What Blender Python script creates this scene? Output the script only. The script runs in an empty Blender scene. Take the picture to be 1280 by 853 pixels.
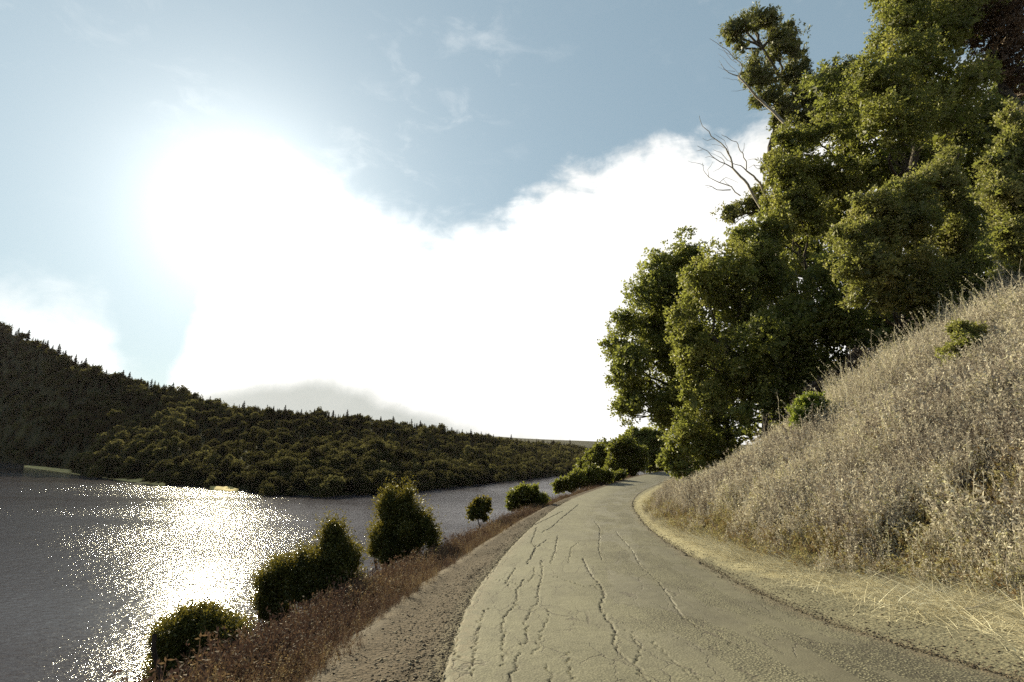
import bpy, math, random
import numpy as np
from mathutils import Vector, Euler, Matrix

S = bpy.context.scene
COL = S.collection
rng = np.random.default_rng(7)
R = math.radians

# ------------------------------------------------------------------ camera
F = 620.0; CH = 1.7; PITCH = R(12.2); ROLL = R(1.0)
cam_d = bpy.data.cameras.new('camera'); cam = bpy.data.objects.new('camera', cam_d); COL.objects.link(cam)
cam_d.sensor_width = 36; cam_d.lens = F / 1280 * 36
cam_d.clip_start = 0.05; cam_d.clip_end = 12000
cam.location = (0, 0, CH)
cam.rotation_euler = (Matrix.Rotation(math.pi/2 + PITCH, 3, 'X') @ Matrix.Rotation(ROLL, 3, 'Z')).to_euler()
S.camera = cam

# ------------------------------------------------------------------ light
SUN_AZ, SUN_EL = R(-30.5), R(23)
sun_d = bpy.data.lights.new('sun', 'SUN'); sun = bpy.data.objects.new('sun', sun_d); COL.objects.link(sun)
sun_d.energy = 5.0; sun_d.angle = R(0.5); sun_d.color = (1.0, 0.90, 0.60)
to_sun = Vector((math.sin(SUN_AZ)*math.cos(SUN_EL), math.cos(SUN_AZ)*math.cos(SUN_EL), math.sin(SUN_EL)))
sun.rotation_euler = to_sun.to_track_quat('Z', 'Y').to_euler()

S.view_settings.view_transform = 'Standard'
S.view_settings.look = 'None'
S.view_settings.gamma = 1.0
S.view_settings.exposure = 1.3
S.cycles.use_denoising = False
S.cycles.use_adaptive_sampling = False
S.cycles.max_bounces = 6
S.cycles.diffuse_bounces = 3
S.cycles.transparent_max_bounces = 8
S.cycles.volume_bounces = 0
S.cycles.sample_clamp_indirect = 4.0

class NT:
    """small helper around a node tree"""
    def __init__(s, tree): s.t = tree; s.n = tree.nodes; s.l = tree.links
    def new(s, typ, **kw):
        nd = s.n.new(typ)
        for k, v in kw.items():
            if k == 'ins':
                for a, b in v.items(): s.put(nd, a, b)
            else: setattr(nd, k, v)
        return nd
    def put(s, nd, a, b):
        sock = nd.inputs[a]
        if hasattr(b, 'is_output'): s.l.new(b, sock)
        else: sock.default_value = b
    def math(s, op, a, b=None, c=None, clamp=False):
        nd = s.n.new('ShaderNodeMath'); nd.operation = op; nd.use_clamp = clamp
        s.put(nd, 0, a)
        if b is not None: s.put(nd, 1, b)
        if c is not None: s.put(nd, 2, c)
        return nd.outputs[0]
    def vmath(s, op, a, b=None):
        nd = s.n.new('ShaderNodeVectorMath'); nd.operation = op
        s.put(nd, 0, a)
        if b is not None: s.put(nd, 1, b)
        return nd.outputs[0] if op not in ('DOT_PRODUCT', 'LENGTH') else nd.outputs['Value']
    def mix(s, f, a, b, mode='MIX'):
        nd = s.n.new('ShaderNodeMix'); nd.data_type = 'RGBA'; nd.blend_type = mode
        s.put(nd, 0, f); s.put(nd, 6, a); s.put(nd, 7, b)
        return nd.outputs[2]
    def smooth(s, x, lo, hi, a=0.0, b=1.0):
        nd = s.n.new('ShaderNodeMapRange'); nd.interpolation_type = 'SMOOTHSTEP'
        s.put(nd, 0, x); s.put(nd, 1, lo); s.put(nd, 2, hi); s.put(nd, 3, a); s.put(nd, 4, b)
        return nd.outputs[0]
    def noise(s, vec, scale, detail=4, rough=0.55, dist=0.0, out=0):
        nd = s.n.new('ShaderNodeTexNoise')
        if vec is not None: s.put(nd, 'Vector', vec)
        s.put(nd, 'Scale', scale); s.put(nd, 'Detail', detail); s.put(nd, 'Roughness', rough); s.put(nd, 'Distortion', dist)
        return nd.outputs[out]
    def ramp(s, x, stops):
        nd = s.n.new('ShaderNodeValToRGB'); s.put(nd, 0, x)
        el = nd.color_ramp.elements
        while len(el) > 1: el.remove(el[-1])
        for i, (p, c) in enumerate(stops):
            e = el[0] if i == 0 else el.new(p)
            e.position = p; e.color = c if len(c) == 4 else (*c, 1)
        return nd.outputs[0]

# world: nishita sky, a bank of bright cloud over the lake, thin wisps
W = bpy.data.worlds.new('World'); S.world = W; W.use_nodes = True
w = NT(W.node_tree); w.n.clear()
sky = w.new('ShaderNodeTexSky', sky_type='NISHITA', sun_disc=False, sun_elevation=SUN_EL, sun_rotation=SUN_AZ,
            air_density=1.0, dust_density=0.15, ozone_density=1.0, altitude=200)
tc = w.new('ShaderNodeTexCoord')
dirv = w.vmath('NORMALIZE', tc.outputs['Generated'])
sep = w.new('ShaderNodeSeparateXYZ', ins={0: dirv})
el = w.math('MULTIPLY', w.math('ARCSINE', sep.outputs['Z']), 180/math.pi)
az = w.math('MULTIPLY', w.math('ARCTAN2', sep.outputs['X'], sep.outputs['Y']), 180/math.pi)
f1 = w.noise(dirv, 5.0, 9, 0.6, 0.3)
f2 = w.noise(dirv, 2.2, 4, 0.5)
f3 = w.noise(w.vmath('MULTIPLY', dirv, (1.0, 1.0, 2.2)), 11.0, 8, 0.62, 0.5)
def curve(x, lo, hi, pts, ylo, yhi):
    u = w.math('DIVIDE', w.math('SUBTRACT', x, lo), hi-lo, clamp=True)
    nd = w.n.new('ShaderNodeFloatCurve'); w.put(nd, 'Value', u)
    c = nd.mapping.curves[0]
    ps = [((a-lo)/(hi-lo), (b-ylo)/(yhi-ylo)) for a, b in pts]
    while len(c.points) > 2: c.points.remove(c.points[1])
    c.points[0].location = ps[0]; c.points[-1].location = ps[-1]
    for p in ps[1:-1]: c.points.new(*p)
    for p in c.points: p.handle_type = 'AUTO_CLAMPED'
    nd.mapping.update()
    return w.math('ADD', w.math('MULTIPLY', nd.outputs[0], yhi-ylo), ylo)
top = curve(az, -180, 180, [(-180, 9), (-120, 10), (-60, 6), (-50, 9), (-46, 10.5), (-42, 11), (-39.5, 8), (-38, 2), (-35.5, 1), (-34, 8), (-32, 17), (-27, 25.5), (-20, 25), (-14, 25),
                            (-7, 25.5), (0, 26.5), (6, 29.5), (13, 31.5), (21, 33.5), (32, 34), (50, 30), (90, 18), (140, 10), (180, 9)], 0, 60)
nz = w.math('MULTIPLY', w.math('SUBTRACT', f1, 0.5), 15.0)
nz2 = w.math('MULTIPLY', w.math('SUBTRACT', f3, 0.5), 7.0)
hgt = w.math('SUBTRACT', w.math('ADD', w.math('ADD', top, nz), nz2), el)
soft = w.smooth(az, -30, 8, 3.2, .6)
bank = w.smooth(hgt, w.math('MULTIPLY', soft, -1.6), w.math('ADD', w.math('MULTIPLY', soft, 1.4), 3.2))
wisp = w.math('MULTIPLY', w.smooth(f3, 0.50, 0.78), w.smooth(f2, 0.46, 0.7))
wisp = w.math('MULTIPLY', wisp, 0.25)
sd = w.vmath('DOT_PRODUCT', dirv, tuple(to_sun))
ang = w.math('MULTIPLY', w.math('ARCCOSINE', w.math('MINIMUM', sd, 1.0)), 180/math.pi)
glow = w.math('ADD', w.math('MULTIPLY', w.math('EXPONENT', w.math('MULTIPLY', ang, -1/3.6)), 7.0), w.math('MULTIPLY', w.math('EXPONENT', w.math('MULTIPLY', ang, -1/11.0)), 2.2))
glow = w.math('ADD', glow, w.math('MULTIPLY', w.math('EXPONENT', w.math('MULTIPLY', ang, -1/28.0)), 0.6))
glow2 = w.math('EXPONENT', w.math('MULTIPLY', ang, -1/24.0))
gm_ = w.new('ShaderNodeGamma', ins={'Color': sky.outputs[0], 'Gamma': 0.36})
skyc = w.mix(1.0, gm_.outputs[0], (1.10, 1.34, 1.38, 1), 'MULTIPLY')
cl_v = w.math('MULTIPLY', w.math('ADD', 4.3, w.math('MULTIPLY', glow2, 4.5)), w.math('ADD', 0.62, w.math('MULTIPLY', w.noise(dirv, 9.0, 5, .6), 0.7)))
cl_v = w.math('MULTIPLY', cl_v, w.smooth(az, -46, -32, .85, 1.0))
comb = w.new('ShaderNodeCombineColor', ins={0: cl_v, 1: w.math('MULTIPLY', cl_v, 0.99), 2: w.math('MULTIPLY', cl_v, 0.955)})
cloudc = comb.outputs[0]
# grey shaded stratus lying behind the ridge
fogtop = curve(az, -180, 180, [(-180, 0), (-60, 0), (-37, 0), (-33, 4.8), (-28, 6.8), (-22, 7.4), (-15, 6.6), (-10, 4.4), (-5, 2.6), (3, 1.0), (15, 0), (60, 0), (180, 0)], 0, 60)
fh = w.math('SUBTRACT', w.math('ADD', fogtop, w.math('MULTIPLY', w.math('SUBTRACT', f1, 0.5), 5.0)), el)
fog = w.math('MULTIPLY', w.smooth(fh, -1.2, 2.2), 0.85)
c1 = w.mix(w.math('MAXIMUM', bank, w.math('MULTIPLY', wisp, 0.8)), skyc, cloudc)
cg = w.new('ShaderNodeCombineColor', ins={0: glow, 1: w.math('MULTIPLY', glow, 0.99), 2: w.math('MULTIPLY', glow, 0.93)})
c2 = w.mix(1.0, c1, cg.outputs[0], 'ADD')
c3 = w.mix(fog, c2, (2.15, 2.30, 2.12, 1))
bg = w.new('ShaderNodeBackground', ins={'Color': c3, 'Strength': 0.094})
wo = w.new('ShaderNodeOutputWorld', ins={'Surface': bg.outputs[0]})

# ------------------------------------------------------------------ helpers
def ray(px, py):
    """direction of a view ray in units of forward distance: x/Y, z/Y"""
    x = (px-640)/F; y = -(py-426.5)/F
    c, s = math.cos(ROLL), math.sin(ROLL)
    x, y = c*x-s*y, s*x+c*y
    f = math.cos(PITCH)-y*math.sin(PITCH); z = math.sin(PITCH)+y*math.cos(PITCH)
    return x/f, z/f
def at(px, py, Y):
    a = ray(px, py); return np.array((a[0]*Y, Y, CH+a[1]*Y))
def scale_at(py, Y):
    y = -(py-426.5)/F
    return Y/(math.cos(PITCH)-y*math.sin(PITCH))/F      # metres per photo pixel

def _h(ix, iy, iz, seed):
    with np.errstate(over='ignore'):
        n = (ix.astype(np.int64)*374761393 + iy.astype(np.int64)*668265263 + iz.astype(np.int64)*2147483647 + seed*1274126177) & 0xffffffff
        n = ((n ^ (n >> 13))*1274126177) & 0xffffffff
        n = (n ^ (n >> 16)) & 0xffffff
    return n/float(0xffffff)
def vnoise(x, y, z=None, seed=0):
    x = np.asarray(x, float); y = np.asarray(y, float); z = np.zeros_like(x) if z is None else np.asarray(z, float)
    ix, iy, iz = np.floor(x), np.floor(y), np.floor(z)
    fx, fy, fz = x-ix, y-iy, z-iz
    fx, fy, fz = [t*t*(3-2*t) for t in (fx, fy, fz)]
    ix, iy, iz = ix.astype(int), iy.astype(int), iz.astype(int)
    r = 0
    for a in (0, 1):
        for b in (0, 1):
            for c in (0, 1):
                r = r + _h(ix+a, iy+b, iz+c, seed)*(fx if a else 1-fx)*(fy if b else 1-fy)*(fz if c else 1-fz)
    return r*2-1
def fbm(x, y, oct=4, seed=0, z=None):
    s = 0; a = 1; t = 0
    for o in range(oct):
        s = s + a*vnoise(x*2**o+o*17.3, y*2**o-o*9.1, None if z is None else z*2**o, seed+o); t += a; a *= .5
    return s/t
def sstep(x, a, b):
    t = np.clip((x-a)/(b-a), 0, 1); return t*t*(3-2*t)

def mesh(name, v, f, mats=(), attrs=None, smooth=False, fattrs=None):
    v = np.asarray(v, dtype=np.float32); f = np.asarray(f, dtype=np.int32)
    me = bpy.data.meshes.new(name)
    k = f.shape[1]
    me.vertices.add(len(v)); me.vertices.foreach_set('co', v.ravel())
    me.loops.add(f.size); me.loops.foreach_set('vertex_index', f.ravel())
    me.polygons.add(len(f)); me.polygons.foreach_set('loop_start', np.arange(0, f.size, k, dtype=np.int32))
    me.polygons.foreach_set('loop_total', np.full(len(f), k, dtype=np.int32))
    if smooth: me.polygons.foreach_set('use_smooth', np.ones(len(f), dtype=bool))
    for m in mats: me.materials.append(m)
    for nm, a in (attrs or {}).items():
        a = np.asarray(a, dtype=np.float32)
        if a.ndim == 2:
            at_ = me.attributes.new(nm, 'FLOAT_VECTOR', 'POINT'); at_.data.foreach_set('vector', a.ravel())
        else:
            at_ = me.attributes.new(nm, 'FLOAT', 'POINT'); at_.data.foreach_set('value', a)
    me.update(calc_edges=True)
    return me
def link(name, me, parent=None, loc=None):
    o = bpy.data.objects.new(name, me); COL.objects.link(o)
    if parent is not None: o.parent = parent
    if loc is not None: o.location = loc
    return o
def tag(o, label=None, cat=None, group=None, kind=None):
    if label: o['label'] = label
    if cat: o['category'] = cat
    if group: o['group'] = group
    if kind: o['kind'] = kind
    return o
def empty(name, loc, label, cat, group=None):
    o = bpy.data.objects.new(name, None); COL.objects.link(o); o.location = loc; o.empty_display_size = .3
    return tag(o, label, cat, group)
def grid_faces(nr, nc):
    i = np.arange(nr-1)[:, None]*nc + np.arange(nc-1)[None, :]
    i = i.ravel()
    return np.stack([i, i+1, i+nc+1, i+nc], 1)
def tube(pts, rad, sides=7, v=None, f=None):
    """appends a tapered tube to the lists v, f"""
    pts = [np.asarray(p, float) for p in pts]
    n0 = sum(len(a) for a in v)
    t = np.linspace(0, 2*math.pi, sides, endpoint=False)
    prev = None
    for i, p in enumerate(pts):
        d = pts[min(i+1, len(pts)-1)]-pts[max(i-1, 0)]; d = d/(np.linalg.norm(d)+1e-9)
        a = np.cross(d, (0, 0, 1) if abs(d[2]) < .9 else (1, 0, 0)) if prev is None else prev-d*np.dot(prev, d)
        a /= np.linalg.norm(a)+1e-9; prev = a; b = np.cross(d, a)
        v.append(p+rad[i]*(np.cos(t)[:, None]*a+np.sin(t)[:, None]*b))
    for i in range(len(pts)-1):
        for k in range(sides):
            f.append((n0+i*sides+k, n0+i*sides+(k+1) % sides, n0+(i+1)*sides+(k+1) % sides, n0+(i+1)*sides+k))
def wob_path(a, b, n, amp, seed):
    r_ = np.random.default_rng(seed); a = np.asarray(a, float); b = np.asarray(b, float)
    t = np.linspace(0, 1, n)[:, None]; p = a+(b-a)*t
    off = np.cumsum(r_.normal(0, 1, (n, 3)), 0); off -= off[0]*(1-t)+off[-1]*t
    return p+off*amp*np.linalg.norm(b-a)/n

# ------------------------------------------------------------------ materials
def mat(name):
    m = bpy.data.materials.new(name); m.use_nodes = True
    k = NT(m.node_tree); k.n.clear()
    return m, k
def finish(m, k, color, rough=0.8, normal=None, spec=0.3, trans=0.0, trans_col=None, metal=0.0):
    p = k.new('ShaderNodeBsdfPrincipled')
    k.put(p, 'Base Color', color); k.put(p, 'Roughness', rough); k.put(p, 'Specular IOR Level', spec); k.put(p, 'Metallic', metal)
    if normal is not None: k.put(p, 'Normal', normal)
    out = p.outputs[0]
    if trans > 0:
        t = k.new('ShaderNodeBsdfTranslucent', ins={'Color': trans_col if trans_col is not None else color})
        mx = k.new('ShaderNodeMixShader', ins={0: trans, 1: out, 2: t.outputs[0]}); out = mx.outputs[0]
    k.new('ShaderNodeOutputMaterial', ins={'Surface': out})
    return m
def bump(k, h, strength, dist, normal=None):
    nd = k.new('ShaderNodeBump', ins={'Height': h, 'Strength': strength, 'Distance': dist})
    if normal is not None: k.put(nd, 'Normal', normal)
    return nd.outputs[0]
def attr(k, name, typ='GEOMETRY', out='Fac'):
    return k.new('ShaderNodeAttribute', attribute_type=typ, attribute_name=name).outputs[out]

def leaf_material(name, dark, mid, light, trans=0.45, tcol=(0.31, 0.34, 0.06, 1), patch=0.35, odd=None):
    m, k = mat(name)
    t = attr(k, 'tone')
    geo = k.new('ShaderNodeTexCoord').outputs['Object']
    n = k.noise(geo, patch, 3)
    x = k.math('ADD', k.math('MULTIPLY', t, 0.75), k.math('MULTIPLY', k.math('SUBTRACT', n, 0.38), 0.9), clamp=True)
    c = k.ramp(x, [(0.0, dark), (0.5, mid), (1.0, light)])
    if odd is not None:
        c = k.mix(k.smooth(t, 0.93, 0.95), c, (*odd, 1))
    return finish(m, k, c, 0.55, spec=0.38, trans=trans, trans_col=k.mix(0.5, c, tcol))
M = {}
M['oak_leaf'] = leaf_material('oak_leaf', (0.030, 0.041, 0.014), (0.159, 0.168, 0.045), (0.304, 0.283, 0.085))
M['bay_leaf'] = leaf_material('bay_leaf', (0.039, 0.052, 0.013), (0.198, 0.196, 0.049), (0.357, 0.305, 0.097), odd=(.24, .2, .1))
M['gum_leaf'] = leaf_material('gum_leaf', (0.035, 0.046, 0.022), (0.172, 0.162, 0.063), (0.343, 0.283, 0.114), trans=.3, odd=(.2, .13, .06))
M['brush_leaf'] = leaf_material('brush_leaf', (0.047, 0.057, 0.022), (0.211, 0.200, 0.068), (0.397, 0.329, 0.136), odd=(.25, .22, .13))
M['red_leaf'] = leaf_material('red_leaf', (0.058, 0.035, 0.022), (0.144, 0.086, 0.050), (0.250, 0.173, 0.077), trans=.2, tcol=(.14, .08, .03, 1))
M['shore_leaf'] = leaf_material('shore_leaf', (.020, .024, .006), (0.081, 0.085, 0.019), (0.163, 0.147, 0.031), trans=.38, tcol=(.22, .17, .02, 1), patch=.9)
M['fresh_leaf'] = leaf_material('fresh_leaf', (.05, .075, .01), (.11, .15, .02), (.2, .23, .04), trans=.45, patch=1.5)
M['dry_twig'] = leaf_material('dry_twig', (.03, .02, .017), (.07, .05, .04), (.13, .1, .075), trans=.1, tcol=(.1, .07, .05, 1), patch=1.0)
M['roadside_leaf'] = leaf_material('roadside_leaf', (.035, .038, .008), (.095, .092, .015), (.2, .165, .03), trans=.4, patch=.15)

def bark_material(name, a, b, sc=6):
    m, k = mat(name)
    g = k.new('ShaderNodeTexCoord').outputs['Object']
    n = k.noise(k.vmath('MULTIPLY', g, (1, 1, .25)), sc, 6)
    return finish(m, k, k.ramp(n, [(.3, a), (.7, b)]), .85, bump(k, n, .6, .03), .15)
M['bark'] = bark_material('bark', (.035, .028, .022), (.12, .1, .08))
M['dead_wood'] = bark_material('dead_wood', (.2, .17, .14), (.42, .37, .31), 9)
M['dark_stick'] = bark_material('dark_stick', (.02, .014, .012), (.06, .045, .035), 20)

# ------------------------------------------------------------------ terrain profile
RY = np.array([-30, 0, 2.5, 4.0, 4.8, 6.4, 8.0, 10.4, 12.6, 16.6, 21.6, 32.4, 44.4, 52, 62, 80, 110, 160, 260, 420.])
RXL = np.array([.4, -.2, -.4, -.50, -.52, -.54, -.47, -.25, -.01, .51, 1.32, 3.57, 7.3, 10.6, 16, 28, 55, 110, 200, 320.])
RXR = RXL + np.array([4.6, 4.6, 4.5, 4.4, 4.3, 4.2, 4.2, 4.2, 4.2, 4.2, 4.2, 4.2, 4.2, 4.4, 5, 6, 8, 10, 10, 10.])
RZ = np.array([.35, .3, .2, .07, -.02, -.2, -.33, -.52, -.66, -.90, -1.12, -1.5, -1.72, -1.62, -1.25, -.9, -1.0, -1.0, -1.0, -1.0])
WBY = np.array([-30, 0, 5, 8.7, 9.3, 10.3, 11.5, 15, 21, 26, 32, 44, 60, 80, 420.])
WBX = np.array([6.5, 6.5, 6.35, 5.95, 5.7, 5.55, 5.5, 5.5, 6.0, 7.0, 8.8, 13.0, 21, 37, 359.])
def pchip(x, xp, fp):
    """smooth interpolation through the points (cubic hermite, finite-difference slopes)"""
    x = np.asarray(x, float); d = np.diff(fp)/np.diff(xp)
    m = np.zeros(len(xp)); m[1:-1] = (d[1:]+d[:-1])/2; m[0] = d[0]; m[-1] = d[-1]
    xc = np.clip(x, xp[0], xp[-1]); i = np.clip(np.searchsorted(xp, xc)-1, 0, len(xp)-2)
    h = xp[i+1]-xp[i]; t = (xc-xp[i])/h
    return (2*t**3-3*t**2+1)*fp[i]+(t**3-2*t**2+t)*h*m[i]+(-2*t**3+3*t**2)*fp[i+1]+(t**3-t**2)*h*m[i+1]
XL = lambda y: pchip(y, RY, RXL)
XR = lambda y: pchip(y, RY, RXR)
ZR = lambda y: pchip(y, RY, RZ)
XB = lambda y: pchip(y, WBY, WBX)
WATER = CH-16.0
def H(x, y, fine=True):
    x = np.asarray(x, float); y = np.asarray(y, float)
    xl, xr, zr, xb = XL(y), XR(y), ZR(y), XB(y)
    z = zr.copy()*1.0
    # left side: shoulder, verge, steep bank to the lake
    d = xl-x
    n1 = fbm(x*.35, y*.35, 3, 5)
    ws = np.clip(.82-.012*y, .40, .8)
    dl = np.clip(d-ws, 0, None)
    left = -.05*np.clip(d, 0, 1.2) - .30*np.clip(dl, 0, 1.0) - .80*np.clip(dl-1.0, 0, None)
    left = left + n1*.22*sstep(dl, 0, 2.5)
    left = left + .05*np.exp(-((d-ws-.1)/.25)**2)        # low berm along the shoulder's edge
    # right side: shoulder, then the bank
    u = np.clip(x-xr, 0, None); ub = x-xb
    g = 1-.42*sstep(y, 17.5, 27) - .12*sstep(y, 27, 50)
    up = np.clip(ub, 0, None)
    bank = .645*np.clip(up, 0, 13) + .30*np.clip(up-13, 0, 40) + .02*np.clip(up-53, 0, None)
    bank = np.where(up < .5, bank*up/.5, bank)
    right = .035*np.clip(u, 0, 3)+bank*g + n1*.28*sstep(ub, .2, 3)
    z = z + np.where(d > 0, left, 0) + np.where(u > 0, right, 0)
    if fine:
        r_ = .012*fbm(x*6, y*6, 3, 11) + .03*fbm(x*1.2, y*1.2, 2, 12)*(np.where((d > .2) | (u > .2), 1, .0))
        z = z + r_*np.where((d > 0) | (u > 0), 1, 0)
    # under the road the ground lies lower
    z = z - .05*sstep(np.minimum(-d, xr-x), -.02, .12)
    return np.maximum(z, WATER-3.0)

# ground sheet: rows along the road, columns across it
yy = np.concatenate([np.linspace(-12, 1.4, 14), np.geomspace(1.6, 90, 460), np.geomspace(93, 420, 40)])
off = np.concatenate([-np.geomspace(150, 14, 16), -np.linspace(13.4, 3.1, 56), -np.linspace(3.0, 0.05, 60)])
mid = np.linspace(0, 1, 14)
offr = np.concatenate([np.linspace(.05, 6.2, 110), np.linspace(6.35, 20, 70), np.geomspace(20.8, 260, 26)])
X = np.concatenate([XL(yy)[:, None]+off[None], XL(yy)[:, None]*(1-mid)+XR(yy)[:, None]*mid, XR(yy)[:, None]+offr[None]], 1)
Yg = np.repeat(yy[:, None], X.shape[1], 1)
Z = H(X, Yg)
Vg = np.stack([X, Yg, Z], -1).reshape(-1, 3)
dd = (XL(Yg)-X).ravel(); uu = (X-XR(Yg)).ravel(); ub = (X-XB(Yg)).ravel()
gm, k = mat('ground')
P = k.new('ShaderNodeTexCoord').outputs['Object']
side = attr(k, 'side'); wb = attr(k, 'weed')
nA = k.noise(P, 2.2, 6, .6); nB = k.noise(P, 38, 5, .6); nC = k.noise(P, .55, 4)
vor = k.new('ShaderNodeTexVoronoi', ins={'Vector': P, 'Scale': 26.0, 'Randomness': 1.0})
gravel = k.ramp(nB, [(.28, (.026, .016, .011)), (.5, (.055, .037, .024)), (.72, (.11, .078, .05))])
gravelR = k.ramp(nB, [(.28, (.075, .067, .045)), (.5, (.135, .122, .082)), (.75, (.23, .21, .145))])
soil = k.ramp(nA, [(.3, (.035, .026, .022)), (.7, (.10, .078, .058))])
straw = k.ramp(nB, [(.25, (.12, .10, .06)), (.5, (.28, .245, .15)), (.75, (.45, .40, .26))])
c = k.mix(k.smooth(side, -0.2, 0.2), gravel, gravelR)
sw = k.math('ADD', wb, k.math('MULTIPLY', k.math('SUBTRACT', nA, .5), 1.3))
c = k.mix(k.math('MULTIPLY', k.smooth(sw, -1.5, -.75), k.math('GREATER_THAN', side, 0.0)), c, straw)
c = k.mix(k.math('MULTIPLY', k.smooth(sw, -.3, .3), k.math('GREATER_THAN', side, 0.0)), c, soil)
dn = k.math('ADD', side, k.math('MULTIPLY', k.math('SUBTRACT', nA, .5), 0.5))
c = k.mix(k.math('MULTIPLY', k.smooth(dn, -.65, -1.1), 1.0), c, soil)
c = k.mix(k.math('MULTIPLY', k.smooth(nC, .5, .75), .35), c, (.25, .2, .13, 1), 'MULTIPLY')
nn = bump(k, k.math('ADD', nB, k.math('MULTIPLY', vor.outputs[0], -.6)), .9, .02)
finish(gm, k, c, .92, nn, .15)
side_a = np.where(dd > 0, -dd, np.where(uu > 0, uu, 0.0))
g = link('ground', mesh('ground', Vg, grid_faces(*X.shape), [gm], {'side': side_a, 'weed': ub}, True)); tag(g, kind='structure')

# ------------------------------------------------------------------ road with real cracks
def on_road(px, py):
    a = ray(px, py); y = 5.0
    for _ in range(60): y = y+.6*((CH-ZR(y))/(-a[1])-y)
    return a[0]*y, float(y)
C7 = lambda pts: [on_road(560+x/3.048, 580+y/3.048) for x, y in pts]
cracks = [
 (C7([(150,548),(130,590),(115,640),(100,700),(95,740),(90,815)]), .8),
 (C7([(258,398),(240,430),(222,450),(232,470)]), 1.0),
 (C7([(290,443),(262,482),(266,512),(252,545),(225,575),(205,612),(212,660),(204,705),(226,722),(200,775)]), 1.3),
 (C7([(355,368),(360,420),(345,480),(341,530),(310,572),(297,602),(304,668),(290,700)]), 1.1),
 (C7([(272,722),(262,772),(240,828),(225,860)]), 1.1),
 (C7([(513,362),(535,405),(552,432),(577,457),(597,495),(582,548),(602,592),(642,636),(630,677),(646,716),(690,752),(722,772),(746,812),(775,850)]), 1.6),
 (C7([(560,470),(600,500)]), .8), (C7([(640,636),(690,640)]), .6),
 (C7([(790,440),(830,490),(865,540),(897,592),(962,634)]), 1.0),
 (C7([(336,312),(316,362),(298,384)]), 1.2), (C7([(378,290),(335,322),(312,368)]), 1.0),
 (C7([(338,245),(318,300),(330,318)]), .8), (C7([(375,558),(380,600),(356,642),(346,692),(318,730)]), .6),
 (C7([(418,275),(410,330),(392,382)]), .9), (C7([(1030,650),(1100,712)]), .9),
 (C7([(330,395),(322,440),(300,455)]), .5), (C7([(700,640),(735,700),(712,770)]), .7), (C7([(470,700),(455,770),(470,830)]), .5),
 (C7([(560,220),(580,250),(575,330),(590,370)]), .7), (C7([(150,445),(220,447),(290,470)]), .5), (C7([(400,430),(520,470),(600,462)]), .35),
 (C7([(640,260),(700,330),(740,400),(790,440)]), .7), (C7([(235,290),(215,330),(180,400),(150,440)]), .6),
 (C7([(498,155),(430,210),(400,240),(360,262)]), .9), (C7([(440,180),(330,235),(290,262)]), .8), (C7([(500,300),(470,320),(460,380)]), .5),
 (C7([(760,660),(800,700),(900,790),(960,830)]), .5), (C7([(380,760),(390,840)]), .4), (C7([(60,560),(40,640),(20,760)]), .4),
]
jr = np.random.default_rng(3)
segs = []
for pts, wd in cracks:
    pts = np.array(pts)
    for a, b in zip(pts[:-1], pts[1:]):
        n = max(2, int(np.linalg.norm(b-a)/.05)); t = np.linspace(0, 1, n+1)[:, None]
        q = a+(b-a)*t; q[1:-1] += jr.normal(0, .016, (n-1, 2))*(1, 1.4)
        for i in range(n): segs.append((*q[i], *q[i+1], wd**.7*(.62+.6*jr.random()**1.5)))
segs = np.array(segs)
ry = np.geomspace(1.5, 78, 740); nc = 300
tt = np.linspace(0, 1, nc)
edge_l = XL(ry)+.05*fbm(ry*2.2, ry*0, 4, 21)
edge_r = XR(ry)+.09*fbm(ry*1.5, ry*0, 5, 22)
RX = edge_l[:, None]*(1-tt)+edge_r[:, None]*tt; RYg = np.repeat(ry[:, None], nc, 1)
RZg = ZR(RYg)+.012
RZg += .014*fbm(RX*.9, RYg*.45, 3, 31)+.0030*fbm(RX*9, RYg*9, 2, 32)
from_edge = np.minimum(RX-edge_l[:, None], edge_r[:, None]-RX)
crk = np.zeros(RX.shape); fx, fy = RX.ravel(), RYg.ravel(); cr = crk.ravel()
lip = np.zeros(len(fx))
for (ax, ay, bx, by, wd) in segs:
    hw = max(.0060, .0009*ay)*wd
    i0, i1 = np.searchsorted(ry, (min(ay, by)-.15, max(ay, by)+.15))
    if i1 <= i0: continue
    sl = slice(i0*nc, i1*nc); px, py = fx[sl], fy[sl]
    dx, dy = bx-ax, by-ay; L = dx*dx+dy*dy+1e-9
    t = np.clip(((px-ax)*dx+(py-ay)*dy)/L, 0, 1)
    ds = np.hypot(px-ax-t*dx, (py-ay-t*dy))
    cr[sl] = np.maximum(cr[sl], np.clip(1.5-ds/hw, 0, 1))
    lip[sl] = np.maximum(lip[sl], np.exp(-(ds/(hw*5))**2))
crk = cr.reshape(RX.shape); lip = lip.reshape(RX.shape)
RZg += .0015*lip-.026*crk
ew = sstep(from_edge, -.001, .06+.04*vnoise(RX*7, RYg*7, None, 8)); RZg += -.035*(1-ew)
rim = (1-sstep(edge_r[:, None]-RX, .02, .13+.06*fbm(RYg*1.7, RX*1.7, 2, 55)))*(.55+.45*vnoise(RX*5, RYg*5, None, 9))
xl_, xr_ = XL(RYg), XR(RYg)
lane = (RX-xl_)/(xr_-xl_)*4.2
rm, k = mat('old_asphalt')
P = k.new('ShaderNodeTexCoord').outputs['Object']
rc = attr(k, 'rc', out='Vector'); crf = attr(k, 'crack'); edgef = attr(k, 'edge')
fine = k.noise(P, 60, 4, .6); med = k.noise(P, 9, 5, .6); big = k.noise(P, .8, 5, .6)
stone = k.new('ShaderNodeTexVoronoi', ins={'Vector': P, 'Scale': 46.0})
stone2 = k.new('ShaderNodeTexVoronoi', ins={'Vector': P, 'Scale': 30.0})
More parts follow.
